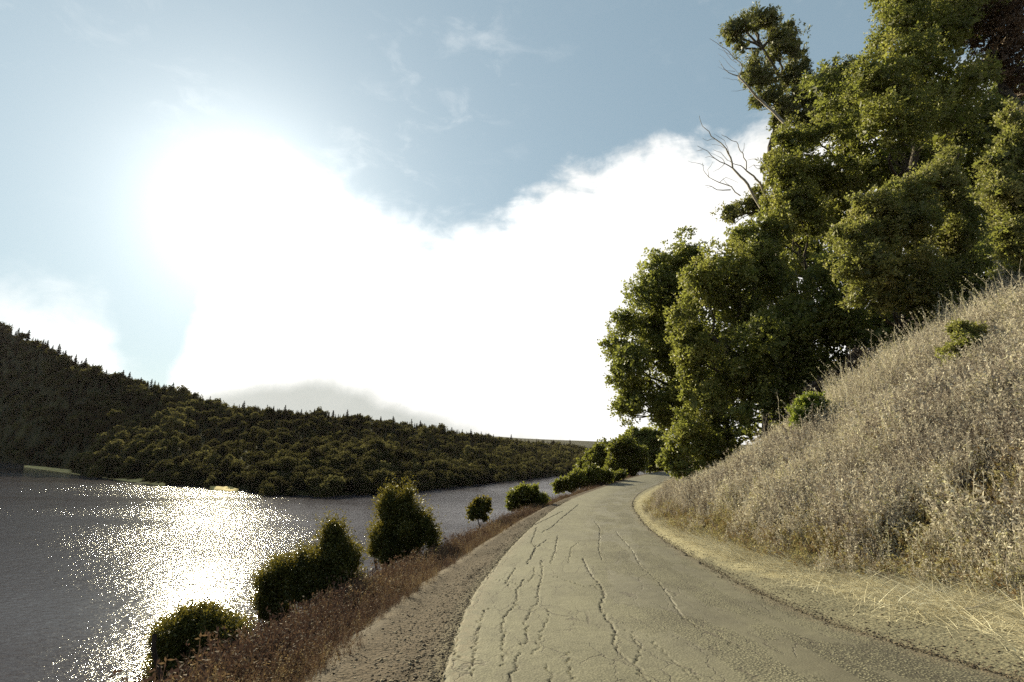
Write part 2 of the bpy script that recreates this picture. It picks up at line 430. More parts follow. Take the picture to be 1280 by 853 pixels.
streak = k.noise(k.vmath('MULTIPLY', rc, (1.25, .30, 1)), 1.0, 5, .6, .8)
sepc = k.new('ShaderNodeSeparateXYZ', ins={0: rc})
lanew = k.smooth(sepc.outputs['X'], 1.3, 2.6)                 # worn chips show on the right-hand half
tarm = k.math('MULTIPLY', k.smooth(streak, .49, .53), k.math('ADD', .12, k.math('MULTIPLY', lanew, .8)))  # smooth bled binder
base = k.ramp(k.math('ADD', k.math('MULTIPLY', fine, .5), k.math('MULTIPLY', med, .5)), [(.3, (.072, .067, .046)), (.5, (.108, .100, .069)), (.7, (.155, .143, .099))])
chips = k.mix(k.smooth(stone.outputs['Distance'], .12, .42), (.31, .285, .19, 1), (.04, .035, .024, 1))
coarse = k.math('MULTIPLY', k.math('SUBTRACT', 1.0, tarm), k.math('ADD', .34, k.math('MULTIPLY', lanew, .6)))
c = k.mix(coarse, base, chips)
c = k.mix(k.math('MULTIPLY', tarm, .75), c, (.070, .061, .046, 1))
c = k.mix(k.smooth(big, .35, .7, 0.0, .35), c, (.17, .158, .108, 1))
patchn = k.noise(k.vmath('MULTIPLY', rc, (2.2, .8, 1)), 1.0, 6, .65, 1.2)
c = k.mix(k.math('MULTIPLY', k.smooth(patchn, .52, .62), .35), c, (.066, .058, .043, 1))
# hairline crazing, strongest on the left half
ve = k.new('ShaderNodeTexVoronoi', feature='DISTANCE_TO_EDGE', ins={'Vector': k.vmath('ADD', k.vmath('MULTIPLY', rc, (3.4, 1.0, 1)), k.vmath('MULTIPLY', k.noise(rc, 3.0, 4, .6, 0, 1), (.9, .9, 0))), 'Scale': 1.0})
hair = k.math('MULTIPLY', k.smooth(ve.outputs['Distance'], .022, .004), k.math('MULTIPLY', k.smooth(k.noise(rc, .9, 2), .40, .56), .85))
c = k.mix(hair, c, (.055, .045, .035, 1))
c = k.mix(k.math('MULTIPLY', k.math('SUBTRACT', 1.0, edgef), k.smooth(med, .35, .65)), c, (.12, .095, .065, 1))
c = k.mix(k.math('MULTIPLY', attr(k, 'rim'), .85), c, (.07, .055, .04, 1))
c = k.mix(k.smooth(crf, .15, .8), c, (.022, .016, .013, 1))
hh = k.math('ADD', k.math('MULTIPLY', k.math('SUBTRACT', .5, stone.outputs['Distance']), coarse), k.math('MULTIPLY', fine, .5))
hh = k.math('SUBTRACT', hh, k.math('MULTIPLY', hair, .8))
n1_ = bump(k, hh, .95, .010)
n2_ = bump(k, streak, .25, .06, n1_)
finish(rm, k, c, k.math('SUBTRACT', .86, k.math('MULTIPLY', tarm, .2)), n2_, .25)
rc_a = np.stack([lane, RYg, lane*0], -1).reshape(-1, 3)
me = mesh('road', np.stack([RX, RYg, RZg], -1).reshape(-1, 3), grid_faces(*RX.shape), [rm],
          {'rc': rc_a, 'crack': crk.ravel(), 'edge': sstep(from_edge, 0, .35).ravel(), 'rim': np.clip(rim, 0, 1).ravel()}, True)
road = link('road', me); tag(road, kind='structure')

# ------------------------------------------------------------------ lake
wm, k = mat('lake_water')
P = k.new('ShaderNodeTexCoord').outputs['Object']
wv = k.vmath('MULTIPLY', P, (1.0, 1.7, 1.0))
w1 = k.noise(wv, 1.1, 3, .6, .4); w2 = k.noise(wv, 3.4, 3, .6, .3); w3 = k.noise(k.vmath('MULTIPLY', P, (1.0, .45, 1.0)), .33, 2, .5)
gust = k.smooth(k.noise(k.vmath('MULTIPLY', P, (.35, 1.2, 1)), .018, 3), .35, .62, .35, 1.0)
hh = k.math('ADD', k.math('ADD', k.math('MULTIPLY', w1, 1.0), k.math('MULTIPLY', w2, .30)), k.math('MULTIPLY', w3, .8))
nrm = bump(k, k.math('MULTIPLY', hh, gust), 1.0, .18)
sp_ = k.noise(k.vmath('MULTIPLY', P, (1.0, .33, 1.0)), 3.0, 6, .8)
sp2 = k.noise(k.vmath('MULTIPLY', P, (1.0, .28, 1.0)), .55, 5, .85)
spk = k.math('MULTIPLY_ADD', k.math('MULTIPLY', k.smooth(sp_, .47, .60), k.smooth(sp2, .47, .62)), .042, .034)
finish(wm, k, (.036, .031, .036, 1), .09, nrm, spk)
ws_ = link('lake_water', mesh('lake_water', [(-1600, -300, WATER), (1600, -300, WATER), (1600, 2400, WATER), (-1600, 2400, WATER)], [(0, 1, 2, 3)], [wm]))
tag(ws_, kind='structure')

# ------------------------------------------------------------------ far hills
shore = [(-110, 566, 340, 190), (0, 578, 0, 0), (35, 584, 0, 0), (120, 598, 0, 0), (200, 606, 0, 0), (290, 613, 0, 0), (340, 619, 0, 0), (400, 621, 0, 0), (470, 618, 0, 0),
         (540, 612, 0, 0), (600, 605, 0, 0), (660, 599, 0, 0), (720, 592, 0, 0), (760, 587, 0, 0)]
SH = []
for px, py, _, _ in shore:
    a = ray(px, py-(2.2 if px < 310 else 0)); y = -16/a[1]; SH.append((a[0]*y, y))
SH[0] = (-520, 470)
SH = np.array([(-900, 560), (-700, 520)] + SH + [(150, 470), (300, 600)])
ridge_px = [(-110, 380), (0, 418), (35, 434), (120, 470), (200, 486), (290, 508), (340, 512), (400, 516), (470, 522), (540, 532), (600, 543), (660, 551), (720, 557), (760, 561)]
ridge_k = [1.35, 1.38, 1.42, 1.55, 1.65, 1.72, 1.8, 1.85, 1.85, 1.8, 1.8, 1.8, 1.8, 1.8]
RG = []
for i, (px, py) in enumerate(ridge_px):
    a = ray(px, py); y = SH[i+2][1]*ridge_k[i]; RG.append((a[0]*y, y, CH+a[1]*y))
RG = np.array([(-1250, 700, 150), (-980, 640, 150)] + RG + [(300, 900, 6), (520, 1000, 4)], dtype=float)
TREE_H = 10.5
seg_t = np.arange(len(SH), dtype=float)
def hill_xyz(t, v):
    """t along the shore, v from the waterline (0) over the ridge (1) to behind it (2)"""
    t = np.asarray(t, float); v = np.asarray(v, float)
    s = np.stack([np.interp(t, seg_t, SH[:, 0]), np.interp(t, seg_t, SH[:, 1])], -1)
    r_ = np.stack([np.interp(t, seg_t, RG[:, 0]), np.interp(t, seg_t, RG[:, 1])], -1)
    hz = np.interp(t, seg_t, RG[:, 2])-TREE_H*.85-WATER
    p = s+(r_-s)*v[..., None]
    prof = np.where(v <= 1, .72*v+.28*np.sin(np.clip(v, 0, 1)*math.pi/2)-.0, 1-.55*(np.clip(v, 1, 2)-1))
    lump = fbm(p[..., 0]*.018, p[..., 1]*.018, 4, 41)*np.sin(np.clip(v, 0, 1)*math.pi)
    gul = (1-np.abs(fbm(t*2.1, v*1.1, 3, 42)))*np.sin(np.clip(v, 0, 1)*math.pi)
    sc = np.clip(hz/60, .15, 1.4)
    z = WATER-1.0+1.4*sstep(v, 0, .03)+hz*prof+lump*11*sc*sstep(v, .03, .2)-(gul-.6)*16*sc*sstep(v, .06, .35)
    wig = 5*fbm(t*3.1, v*0+3, 3, 43)*(1-np.clip(v, 0, 1))
    px_ = p[..., 0]+wig; py_ = p[..., 1]+wig*.8
    return np.stack([px_, py_, np.maximum(z, WATER-1.0)], -1)
tg = np.linspace(0, len(SH)-1, 420); vg = np.concatenate([np.linspace(0, 1, 70), np.linspace(1.05, 2, 14)])
T_, V_ = np.meshgrid(tg, vg, indexing='ij')
hm, k = mat('forest_floor')
P = k.new('ShaderNodeTexCoord').outputs['Object']
c = k.ramp(k.noise(P, .05, 6, .65), [(.3, (.016, .016, .008)), (.55, (.038, .036, .015)), (.8, (.085, .078, .03))])
finish(hm, k, c, .95, bump(k, k.noise(P, .4, 5), .8, 1.0), .05)
hv = hill_xyz(T_, V_)
hills = link('far_hills', mesh('far_hills', hv.reshape(-1, 3), grid_faces(*T_.shape), [hm], None, True)); tag(hills, kind='structure')
# a farther, lower range
fr = []
fxs = np.linspace(-1500, 1900, 120)
for j, (yo, hs_) in enumerate([(0, 0), (200, 1), (420, .6)]):
    hgt_ = (20+26*fbm(fxs*.0016, fxs*0+1, 3, 77)+22*np.exp(-((fxs-60)/420)**2))
    fr.append(np.stack([fxs, 1750+yo+fxs*.05, WATER-1+hs_*(hgt_+14)], -1))
fr = np.stack(fr, 0)
dm, k = mat('distant_range'); finish(dm, k, (.05, .05, .035, 1), .95, None, .05)
dr = link('distant_hills', mesh('distant_hills', fr.reshape(-1, 3), grid_faces(3, 120), [dm], None, True)); tag(dr, kind='structure')

# pale grassy spit on the far shore
def spit(px0, px1, py0, py1, wd, name):
    n = 40; v = []
    for i in range(n):
        f_ = i/(n-1); px = px0+(px1-px0)*f_; py = py0+(py1-py0)*f_
        a = ray(px, py); y = -16.0/a[1]; p = np.array((a[0]*y, y)); dr_ = p/np.linalg.norm(p)
        wv_ = wd*math.sin(math.pi*min(1, max(0, f_)))**.5*(.8+.4*vnoise(np.array([f_*9]), np.array([1.]), None, 4)[0])+.3
        for q, hz in ((-.2, -.4), (0, .04), (.5, .2), (1.6, .5), (3.6, .95)):
            pp = p+dr_*wv_*q; v.append((pp[0], pp[1], WATER+hz))
    o = link(name, mesh(name, v, grid_faces(n, 5), [sm], None, True)); tag(o, kind='structure')
sm, k = mat('shore_grass')
P = k.new('ShaderNodeTexCoord').outputs['Object']
finish(sm, k, k.ramp(k.noise(P, .35, 5), [(.3, (.32, .24, .08)), (.5, (.52, .40, .16)), (.75, (.7, .56, .3))]), .9, None, .1)
spit(30, 206, 584, 608, 9.0, 'shore_bank')
spit(262, 298, 612, 615.5, 2.2, 'shore_bank')

# ------------------------------------------------------------------ foliage builders
def unit(a): return a/(np.linalg.norm(a, axis=-1, keepdims=True)+1e-9)
def sprigs(clumps, n_sprig, per, length, lw, seed, up=.5, fill=.18, sub=.26, tone_bias=0.0, lumps=17, rad_leaf=.75):
    """leaves on short shoots spread over lumpy clumps. clumps: (x, y, z, r). returns verts, faces, tone"""
    r_ = np.random.default_rng(seed)
    C = np.array(clumps, float)
    wt = C[:, 3]**2; wt = wt/wt.sum()
    # secondary lumps
    cs = []
    for c in C:
        nl = max(4, int(lumps*(1 if c[3] < 1 else 1.3)))
        d = unit(r_.normal(0, 1, (nl, 3))+(0, 0, .25))
        rr = c[3]*r_.uniform(.45, 1.18, (nl, 1))
        cen = c[:3]+d*rr*(1, 1, .9)
        rad = c[3]*sub*np.exp(r_.normal(0, .38, nl))*(1.25-.45*(rr[:, 0]/c[3]))
        cs.append(np.concatenate([cen, rad[:, None]], 1))
    L = np.concatenate(cs); wl = L[:, 3]**2; wl /= wl.sum()
    n1 = int(n_sprig*(1-fill)); n2 = n_sprig-n1
    i = r_.choice(len(L), n1, p=wl)
    d = unit(r_.normal(0, 1, (n1, 3))+(0, 0, .35))
    b1 = L[i, :3]+d*L[i, 3:4]*r_.uniform(.55, 1.08, (n1, 1))
    lt = _h(i, i*3, i*0, seed)                       # tone of the lump
    j = r_.choice(len(C), n2, p=wt); d2 = unit(r_.normal(0, 1, (n2, 3)))
    b2 = C[j, :3]+d2*C[j, 3:4]*r_.uniform(.2, .95, (n2, 1))
    base = np.concatenate([b1, b2]); ax = np.concatenate([d, d2]); lt = np.concatenate([lt, r_.random(n2)*.5])
    ax = unit(ax+(0, 0, up)+r_.normal(0, .35, ax.shape))
    ln = length*r_.uniform(.5, 1.3, (len(base), 1))
    # leaves
    N = len(base)*per
    B = np.repeat(base, per, 0); A = np.repeat(ax, per, 0); LN = np.repeat(ln, per, 0)
    t = r_.random((N, 1)); pos = B+A*LN*(t-.4)
    rad = unit(np.cross(A, r_.normal(0, 1, (N, 3))))
    ld = unit(A*.6+rad*rad_leaf+r_.normal(0, .2, (N, 3)))
    sd_ = unit(np.cross(ld, r_.normal(0, 1, (N, 3))))
    s = r_.uniform(.65, 1.35, (N, 1)); ll = lw[0]*s; hw = lw[1]*s*.5
    pos = pos+rad*lw[0]*.25
    v = np.stack([pos, pos+ld*ll*.45+sd_*hw, pos+ld*ll, pos+ld*ll*.45-sd_*hw], 1).reshape(-1, 3)
    f = np.arange(N*4).reshape(-1, 4)
    tone = np.clip(np.repeat(lt, per)*.55+r_.random(N)*.45+tone_bias, 0, 1)
    return v, f, np.repeat(tone, 4)

def ground_pt(px, py, y0=10):
    """where a view ray meets the ground"""
    a = ray(px, py); ys = np.geomspace(2.5, 400, 4000); h = H(a[0]*ys, ys, False); z = CH+a[1]*ys
    i = np.argmax(z <= h) if (z <= h).any() else 3999
    return np.array((a[0]*ys[i], ys[i], h[i]))

def make_tree(name, label, cat, Y, px_clumps, leafmat, n_sprig, per, length, lw, seed, root_px=None, group=None, dy=None,
              trunk_r=.16, up=.5, fill=.18, depth=1.0, bark='bark', base=None, sub=.26, limbs=True, rad_leaf=.75, lumps=12, core=1.0, ragged=2, shoots=0, shoot_len=.5):
    n_sprig = int(n_sprig*1.05); lw = (lw[0]*1.15, lw[1]*1.5)
    r_ = np.random.default_rng(seed+999)
    cl = []
    for q in px_clumps:
        px, py, rp = q[:3]; dyy = q[3] if len(q) > 3 else r_.uniform(-.6, .6)*depth
        yy_ = Y+dyy; p = at(px, py, yy_); cl.append((*p, rp*scale_at(py, yy_)))
    cl = np.array(cl)
    if ragged:                                        # smaller clumps between and outside the main ones
        ex = []
        for i in range(len(cl)):
            dd_ = np.linalg.norm(cl[:, :3]-cl[i, :3], axis=1); nb = np.argsort(dd_)[1:4]
            j = nb[r_.integers(0, len(nb))]
            ex.append((*((cl[i, :3]+cl[j, :3])/2+r_.normal(0, .15, 3)*cl[i, 3]), cl[i, 3]*r_.uniform(.55, .8)))
            for _ in range(ragged):
                q = unit(r_.normal(0, 1, 3)+(0, 0, .25)); ex.append((*(cl[i, :3]+q*cl[i, 3]*r_.uniform(.7, 1.0)), cl[i, 3]*r_.uniform(.22, .42)))
        cl = np.concatenate([cl*(1, 1, 1, .93), np.array(ex)])
    if base is None:
        bx = at(root_px[0], root_px[1], Y)[0] if root_px else cl[:, 0].mean(); by = Y
    else: bx, by = base
    bz = float(H(np.array([bx]), np.array([by]))[0])
    root = np.array((bx, by, bz))
    e = empty(name, tuple(root), label, cat, group)
    # trunk and limbs
    v = []; f = []
    low = cl[:, 2].min(); cen = cl[:, :3].mean(0)
    fork = np.array((bx*.6+cen[0]*.4, by*.6+cen[1]*.4, bz+(max(low, bz+.3)-bz)*.5+ (cen[2]-bz)*.18))
    tp = wob_path(root-(0, 0, .4), fork, 6, .25, seed)
    tube(tp, np.linspace(trunk_r*1.35, trunk_r, 6), 8, v, f)
    topc = cl[np.argmax(cl[:, 2])]
    lead = wob_path(fork, topc[:3], 8, .3, seed+1)
    tube(lead, np.linspace(trunk_r, trunk_r*.2, 8), 7, v, f)
    if limbs:
        for i, c in enumerate(cl[:len(px_clumps)]):
            k_ = lead[np.argmin(np.linalg.norm(lead-(c[:3]-(0, 0, c[3]*1.2)), axis=1))]
            lp = wob_path(k_, c[:3], 7, .35, seed+10+i)
            tube(lp, np.linspace(trunk_r*.45, trunk_r*.1, 7), 5, v, f)
            for q in range(4):
                tip = c[:3]+unit(r_.normal(0, 1, 3)+(0, 0, .3))*c[3]*.9
                tube(wob_path(lp[3+q % 4], tip, 5, .3, seed+50+i*7+q), np.linspace(trunk_r*.16, trunk_r*.04, 5), 4, v, f)
    tm = mesh('trunk', np.concatenate(v)-root, f, [M[bark]], None, True)
    link('trunk', tm, e)
    lv, lf, tone = sprigs(cl, n_sprig, per, length, lw, seed, up, fill, sub, 0, lumps, rad_leaf)
    if shoots:                                        # long leafy shoots that break the outline
        sv_, sf_, st_ = sprigs(cl[:len(px_clumps)], shoots, 16, shoot_len, (lw[0]*.85, lw[1]*.8), seed+5, up+.7, 0.0, .2, .1, 10, .8)
        lf = np.concatenate([lf, sf_+len(lv)]); lv = np.concatenate([lv, sv_]); tone = np.concatenate([tone, st_])
    # big inner leaves that close the heart of each clump
    wv = cl[:, 3]**2; ni = int(n_sprig*per*.06); ii = r_.choice(len(cl), ni, p=wv/wv.sum())
    cpos = cl[ii, :3]+unit(r_.normal(0, 1, (ni, 3)))*cl[ii, 3:4]*.72*r_.random((ni, 1))**.4
    a_ = unit(r_.normal(0, 1, (ni, 3))); b_ = unit(np.cross(a_, r_.normal(0, 1, (ni, 3)))); sz_ = lw[0]*r_.uniform(1.1, 2.1, (ni, 1))*core
    iv = np.stack([cpos-a_*sz_, cpos-b_*sz_*.6, cpos+a_*sz_, cpos+b_*sz_*.6], 1).reshape(-1, 3)
    lf = np.concatenate([lf, np.arange(ni*4).reshape(-1, 4)+len(lv)]); lv = np.concatenate([lv, iv]); tone = np.concatenate([tone, np.repeat(r_.random(ni)*.5, 4)])
    gz = H(lv[:, 0], lv[:, 1], False)
    lv[:, 2] = np.maximum(lv[:, 2], gz+.02)
    link('crown', mesh('crown', lv-root, lf, [M[leafmat]], {'tone': tone}), e)
    return e, root, cl

# ------------------------------------------------------------------ trees above the bank (right)
T = make_tree
T('oak_tree', 'rounded green oak at the left end of the tall trees, leaning out over the road', 'tree', 36,
  [(848,325,32,1),(818,338,24,0),(806,372,28,-1),(782,405,22,0),(772,432,22,.5),(790,455,32,-1),(770,475,17,0),(796,500,28,0),(780,512,17,1),(828,505,30,-.5),(838,440,42,.5),(842,385,40,.5),(858,480,40,1),(830,528,16,0),(820,400,34,1.5),(815,440,34,1.5),(850,520,30,1),(800,480,26,1),(860,330,26,1.5),(830,365,30,1)],
  'oak_leaf', 6600, 7, .42, (.17, .085), 101, base=(14.6, 37.5), trunk_r=.3, up=.15, shoots=500, shoot_len=.8)
T('bay_tree', 'broad green bay tree by the road bend, its foliage reaching down to the roadside', 'tree', 30,
  [(905,335,36,-1),(876,362,28,-1),(856,396,24,-1.5),(850,425,20,-1),(868,440,30,-1.5),(862,470,20,-1),(880,500,30,-1.5),(935,325,30,0),(925,380,38,0),(965,350,42,.5),(930,430,42,1),(990,400,45,1.5),(905,470,34,0),
   (862,535,24,-1),(846,562,22,-1),(880,560,28,-1),(836,580,14,-1),(858,590,18,-1.5),(900,535,30,0),(940,490,36,1.5),(980,460,40,2),(905,578,22,-.5)],
  'bay_leaf', 9800, 7, .36, (.13, .065), 102, base=(12.6, 31), trunk_r=.24, up=.4, shoots=800, shoot_len=.7)
T('bay_tree', 'tall yellow green bay tree in the middle, just below the eucalyptus top', 'tree', 32,
  [(990,180,24,0),(975,215,22,-1),(1005,215,34,-.5),(985,250,32,-1),(1035,235,34,0),(1012,275,38,-1),(972,290,28,-1.5),(948,312,24,-1),(925,298,18,-1),(1045,285,38,.5),(1065,230,28,1),(1060,190,26,2),(1020,170,22,1),(1085,300,34,1)],
  'bay_leaf', 7200, 7, .40, (.14, .07), 103, base=(19.5, 33), trunk_r=.26, up=.5, shoots=700, shoot_len=.8)
T('eucalyptus', 'tall open eucalyptus with a rounded top against the sky and bare limbs at its left', 'tree', 40,
  [(926,34,17),(912,44,11),(945,22,17),(965,28,15),(985,42,17),(972,62,20),(994,62,12),(925,60,10),(942,82,15),(955,98,16),(938,104,9),(965,120,18),(945,128,10),(985,98,20),(1005,82,10),(1000,120,24),(980,142,20),(1022,110,22),(1042,92,16),
   (1050,118,26),(1028,145,26),(1062,85,14),(1075,112,20),(1010,160,26),(1070,150,26),(958,205,8),(950,240,13),(968,196,9),(955,262,20),(925,262,12),(910,268,14)],
  'gum_leaf', 6800, 7, .42, (.2, .06), 104, base=(22.5, 41), trunk_r=.34, up=-.1, fill=.3, sub=.3, rad_leaf=.7)
T('bay_tree', 'big leafy tree filling the top right, lit on its left flank against the sky', 'tree', 26,
  [(1085,98,26,-1),(1078,118,18,-1),(1106,70,28,0),(1118,30,26,0),(1130,-5,30,0),(1112,112,34,-1),(1135,75,34,-1),(1150,30,38,0),(1104,150,28,-1.5),(1140,140,34,-1),(1170,100,38,0),(1180,50,40,1),(1165,-20,40,1),(1185,150,36,0),(1205,105,38,1),(1125,180,22,-1),(1150,-70,50,2),(1210,30,40,2)],
  'bay_leaf', 10500, 7, .36, (.125, .062), 105, base=(25, 29), trunk_r=.3, up=.3, shoots=700, shoot_len=.7)
T('red_tree', 'reddish brown thinly leaved tree in the top right corner of the picture', 'tree', 27,
  [(1230,15,34),(1262,-10,40),(1250,45,34),(1285,30,40),(1240,80,30),(1275,85,34),(1300,-40,45),(1215,-25,36)],
  'red_leaf', 4200, 7, .45, (.13, .045), 106, base=(29.5, 28), trunk_r=.22, up=.4, fill=.3)
T('brush_tree', 'olive green tree with upright feathery shoots just above the grassy bank', 'tree', 21,
  [(1088,262,24,-1),(1070,300,28,-1),(1110,285,34,-1),(1062,335,24,-1),(1095,335,38,-1),(1140,240,28,-1),(1132,290,36,-.5),(1165,225,22,-.5),(1185,205,20,-.5),(1180,255,32,0),(1140,345,36,-1),(1115,375,26,-1),(1080,370,22,-1),(1150,385,18,-1),(1200,290,36,.5),(1185,340,34,1)],
  'brush_leaf', 9500, 7, .30, (.095, .045), 107, base=(17.6, 22.5), trunk_r=.2, up=1.1, shoots=1100, shoot_len=.75)
T('brush_tree', 'olive green tree cut off by the right edge of the photo, with upright shoots', 'tree', 15.5,
  [(1262,150,18,0),(1276,170,20,0),(1250,205,24,0),(1285,200,28,0),(1240,240,20,-.3),(1268,250,30,-.3),(1300,260,36,0),(1262,292,24,-.3),(1285,312,24,-.3),(1320,180,36,.4),(1330,320,36,0),(1242,222,14,0),(1350,240,50,1)],
  'brush_leaf', 7600, 7, .24, (.075, .036), 108, base=(20.5, 17.5), trunk_r=.16, up=.9, shoots=900, shoot_len=.6)
T('bay_tree', 'dark tree standing in shade between the top right tree and the feathery olive tree', 'tree', 33,
  [(1100,200,40),(1150,180,44),(1060,250,36),(1200,190,50),(1240,150,46),(1140,230,40),(1250,200,44),(1080,130,30),(1220,250,44),(1265,110,40),(1030,110,26),(1060,160,30),(1270,330,50),(1240,310,44),(1290,270,44)],
  'oak_leaf', 6400, 7, .5, (.19, .09), 109, base=(28, 35), trunk_r=.3, up=.2)
T('oak_tree', 'deeply shaded oak behind the round green shrub, dark under its canopy', 'tree', 27,
  [(960,430,44),(1010,400,50),(1040,350,44),(1000,470,40),(1060,420,44),(1110,400,40),(960,500,26),(1040,465,26),(1160,380,40),(1210,350,44),(930,520,22),(1120,450,30),(1180,420,34),(1240,390,36),(1080,480,26)],
  'oak_leaf', 6400, 7, .42, (.15, .075), 110, base=(18, 28.5), trunk_r=.24, up=.1)
T('oak_tree', 'dark oak deep in the shade behind the roadside bay tree, low between the trunks', 'tree', 39,
  [(900,440,34),(940,400,40),(990,440,40),(900,500,34),(950,480,36),(1000,490,34),(1050,480,34),(870,540,24),(910,560,26),(960,530,28),(1010,330,36),(960,350,36),(1060,400,40),(1040,540,24),(1100,470,34),(880,420,34),(860,380,24),(930,300,24),(1010,260,30),(990,300,30),(1150,450,30),(1120,430,34)],
  'oak_leaf', 5200, 7, .6, (.24, .12), 111, base=(20, 41), trunk_r=.3, up=.1)
# shrubs in the shade under the canopy
us = [(1035,478,26,22.5,'shaded twiggy shrub right behind the round bright green shrub'),
      (1085,445,28,22,'bare brown twiggy shrub in the dark gap below the feathery olive tree'),
      (1140,418,26,21.5,'shaded shrub at the top of the bank, beneath the feathery olive tree'),
      (1200,382,28,20,'dark shrub at the top of the bank, left of the tall dry stalks'),
      (1262,340,30,19.5,'dark shrub at the top of the bank near the right edge of the photo')]
for i, (px, py, rp, Y, lab) in enumerate(us):
    py += 14
    T('understory_shrub', lab, 'shrub', Y, [(px, py, rp), (px-rp*.8, py+rp*.5, rp*.7), (px+rp*.8, py+rp*.4, rp*.75), (px, py+rp*.8, rp*.8)],
      'dry_twig' if i in (0, 1) else 'oak_leaf', 1500, 6, .3, (.10, .04), 200+i, group='shrubs in the shade at the top of the bank', trunk_r=.05, up=.6, limbs=True)

# ------------------------------------------------------------------ shrubs on the bank and along the lake side
T('round_shrub', 'small bright green round shrub standing alone near the top of the dry grassy bank', 'shrub', float(ground_pt(1013, 548)[1]),
  [(1012,510,15),(1000,522,13),(1026,522,13),(1014,532,16),(1008,498,8),(1020,500,8),(996,512,8),(1032,534,10)], 'fresh_leaf', 1700, 7, .2, (.07, .035), 301, root_px=(1013, 545), trunk_r=.035, up=1.0, shoots=60, shoot_len=.3, depth=.3)
T('bank_shrub', 'olive yellow shrub half sunk in the dry grass high on the bank, at the right', 'shrub', float(ground_pt(1205, 472)[1]),
  [(1205,430,16),(1192,446,15),(1216,448,15),(1204,460,16),(1222,432,9),(1188,462,10),(1200,412,10),(1215,418,9)], 'brush_leaf', 2200, 7, .2, (.055, .03), 302, root_px=(1205, 470), trunk_r=.03, up=.8, depth=.3)
T('lakeside_shrub', 'low broad brown green shrub at the bottom left, nearest the camera on the lake side', 'shrub', 6.4,
  [(232,790,22),(260,785,22),(210,812,20),(285,802,20),(240,815,26),(268,822,26),(212,838,22),(300,828,18),(250,850,30),(290,855,26),(325,835,16),(200,840,16),(215,792,12),(250,778,10),(280,782,11)], 'shore_leaf', 6200, 8, .22, (.034, .010), 303,
  root_px=(250, 860), trunk_r=.025, up=1.3, shoots=650, shoot_len=.36, lumps=8, sub=.34, depth=.25, fill=.3, ragged=1, core=.7)
T('lakeside_shrub', 'dark bushy shrub with a pointed top standing against the sun glitter on the lake', 'shrub', 9.2,
  [(418,662,11,0),(414,676,15,0),(424,692,19,0),(436,706,18,0),(402,706,20,0),(375,712,20,0),(352,718,20,0),(335,728,15,0),(345,742,20,.1),(330,750,12,0),(372,738,24,0),(400,735,24,0),(430,732,22,0),(446,738,12,0),(330,768,11,0),(352,772,14,.1),(425,755,16,0),(445,752,11,0),(338,785,9,0)],
  'shore_leaf', 6800, 8, .28, (.044, .012), 304, root_px=(392, 800), trunk_r=.05, up=.9, shoots=950, shoot_len=.42, lumps=8, sub=.34, depth=.3, fill=.25, ragged=1, core=.7)
T('lakeside_shrub', 'upright yellow green shrub with two tops, second of the larger lakeside shrubs', 'shrub', 14.5,
  [(487,626,9,0),(508,625,9,0),(484,642,14,0),(506,640,14,0),(525,650,12,0),(492,660,19,0),(515,662,18,0),(534,660,9,0),(480,675,14,0),(500,682,18,0),(522,676,12,0),(472,690,8,0),(480,622,4,0),(512,618,4,0),(500,632,7,0),(536,668,7,0),(540,680,8,0),(510,695,14,0),(485,700,12,0)],
  'shore_leaf', 4600, 8, .42, (.066, .018), 305, root_px=(500, 705), trunk_r=.06, up=1.6, shoots=460, shoot_len=.75, lumps=8, sub=.32, depth=.3, ragged=0, core=.7)
T('sapling', 'small round sapling alone on the verge, dark against the pale lake', 'sapling', 22,
  [(600,629,5),(592,637,6),(607,636,6),(599,644,6),(610,629,3),(590,647,4),(606,648,4),(596,628,3)], 'shore_leaf', 420, 6, .18, (.10, .05), 306, root_px=(600, 660), trunk_r=.03, up=.7, shoots=20, shoot_len=.4, depth=.2, ragged=0, core=.6)
T('lakeside_shrub', 'spreading low green shrub on the verge beyond the small sapling', 'shrub', 31,
  [(643,625,8),(656,618,9),(668,617,7),(650,630,8),(664,627,8),(678,626,5),(638,632,5)], 'roadside_leaf', 1300, 6, .3, (.14, .07), 307, root_px=(658, 636), trunk_r=.05, up=.7, shoots=70, shoot_len=.6, depth=.4)
T('roadside_shrub', 'row-like low dark green shrub where the lake disappears behind the road edge', 'shrub', 53,
  [(697,611,7),(706,607,9),(717,604,11),(729,602,12),(741,600,12),(751,597,11),(720,597,9),(737,591,11),(700,604,6),(760,595,9)], 'roadside_leaf', 1900, 6, .45, (.2, .1), 308, root_px=(722, 612), trunk_r=.06, up=.9, depth=.8)
T('roadside_shrub', 'small yellow green clump at the left road edge beyond the low dark shrubs', 'shrub', 56,
  [(746,606,5),(754,602,7),(762,599,7),(771,597,6),(780,594,5)], 'roadside_leaf', 600, 6, .35, (.18, .09), 309, root_px=(757, 608), trunk_r=.05, up=.6, depth=.5)
T('roadside_tree', 'dark rounded tree left of the far road bend, lowest of that cluster', 'tree', 80,
  [(730,582,9),(738,576,11),(747,569,12),(757,563,12),(766,570,14),(750,582,14),(762,586,13),(742,590,12),(775,580,12)], 'roadside_leaf', 2400, 6, .6, (.3, .16), 310, root_px=(755, 600), trunk_r=.14, up=.1, depth=1.5)
T('roadside_tree', 'yellow green rounded tree left of the far road bend, in the middle of that cluster', 'tree', 71,
  [(768,564,10),(776,558,12),(786,560,14),(774,576,14),(790,576,14),(770,588,12),(784,588,13),(798,580,13),(765,596,8),(778,597,7)], 'roadside_leaf', 2600, 6, .55, (.27, .15), 311, root_px=(782, 600), trunk_r=.14, up=.1, depth=1.5)
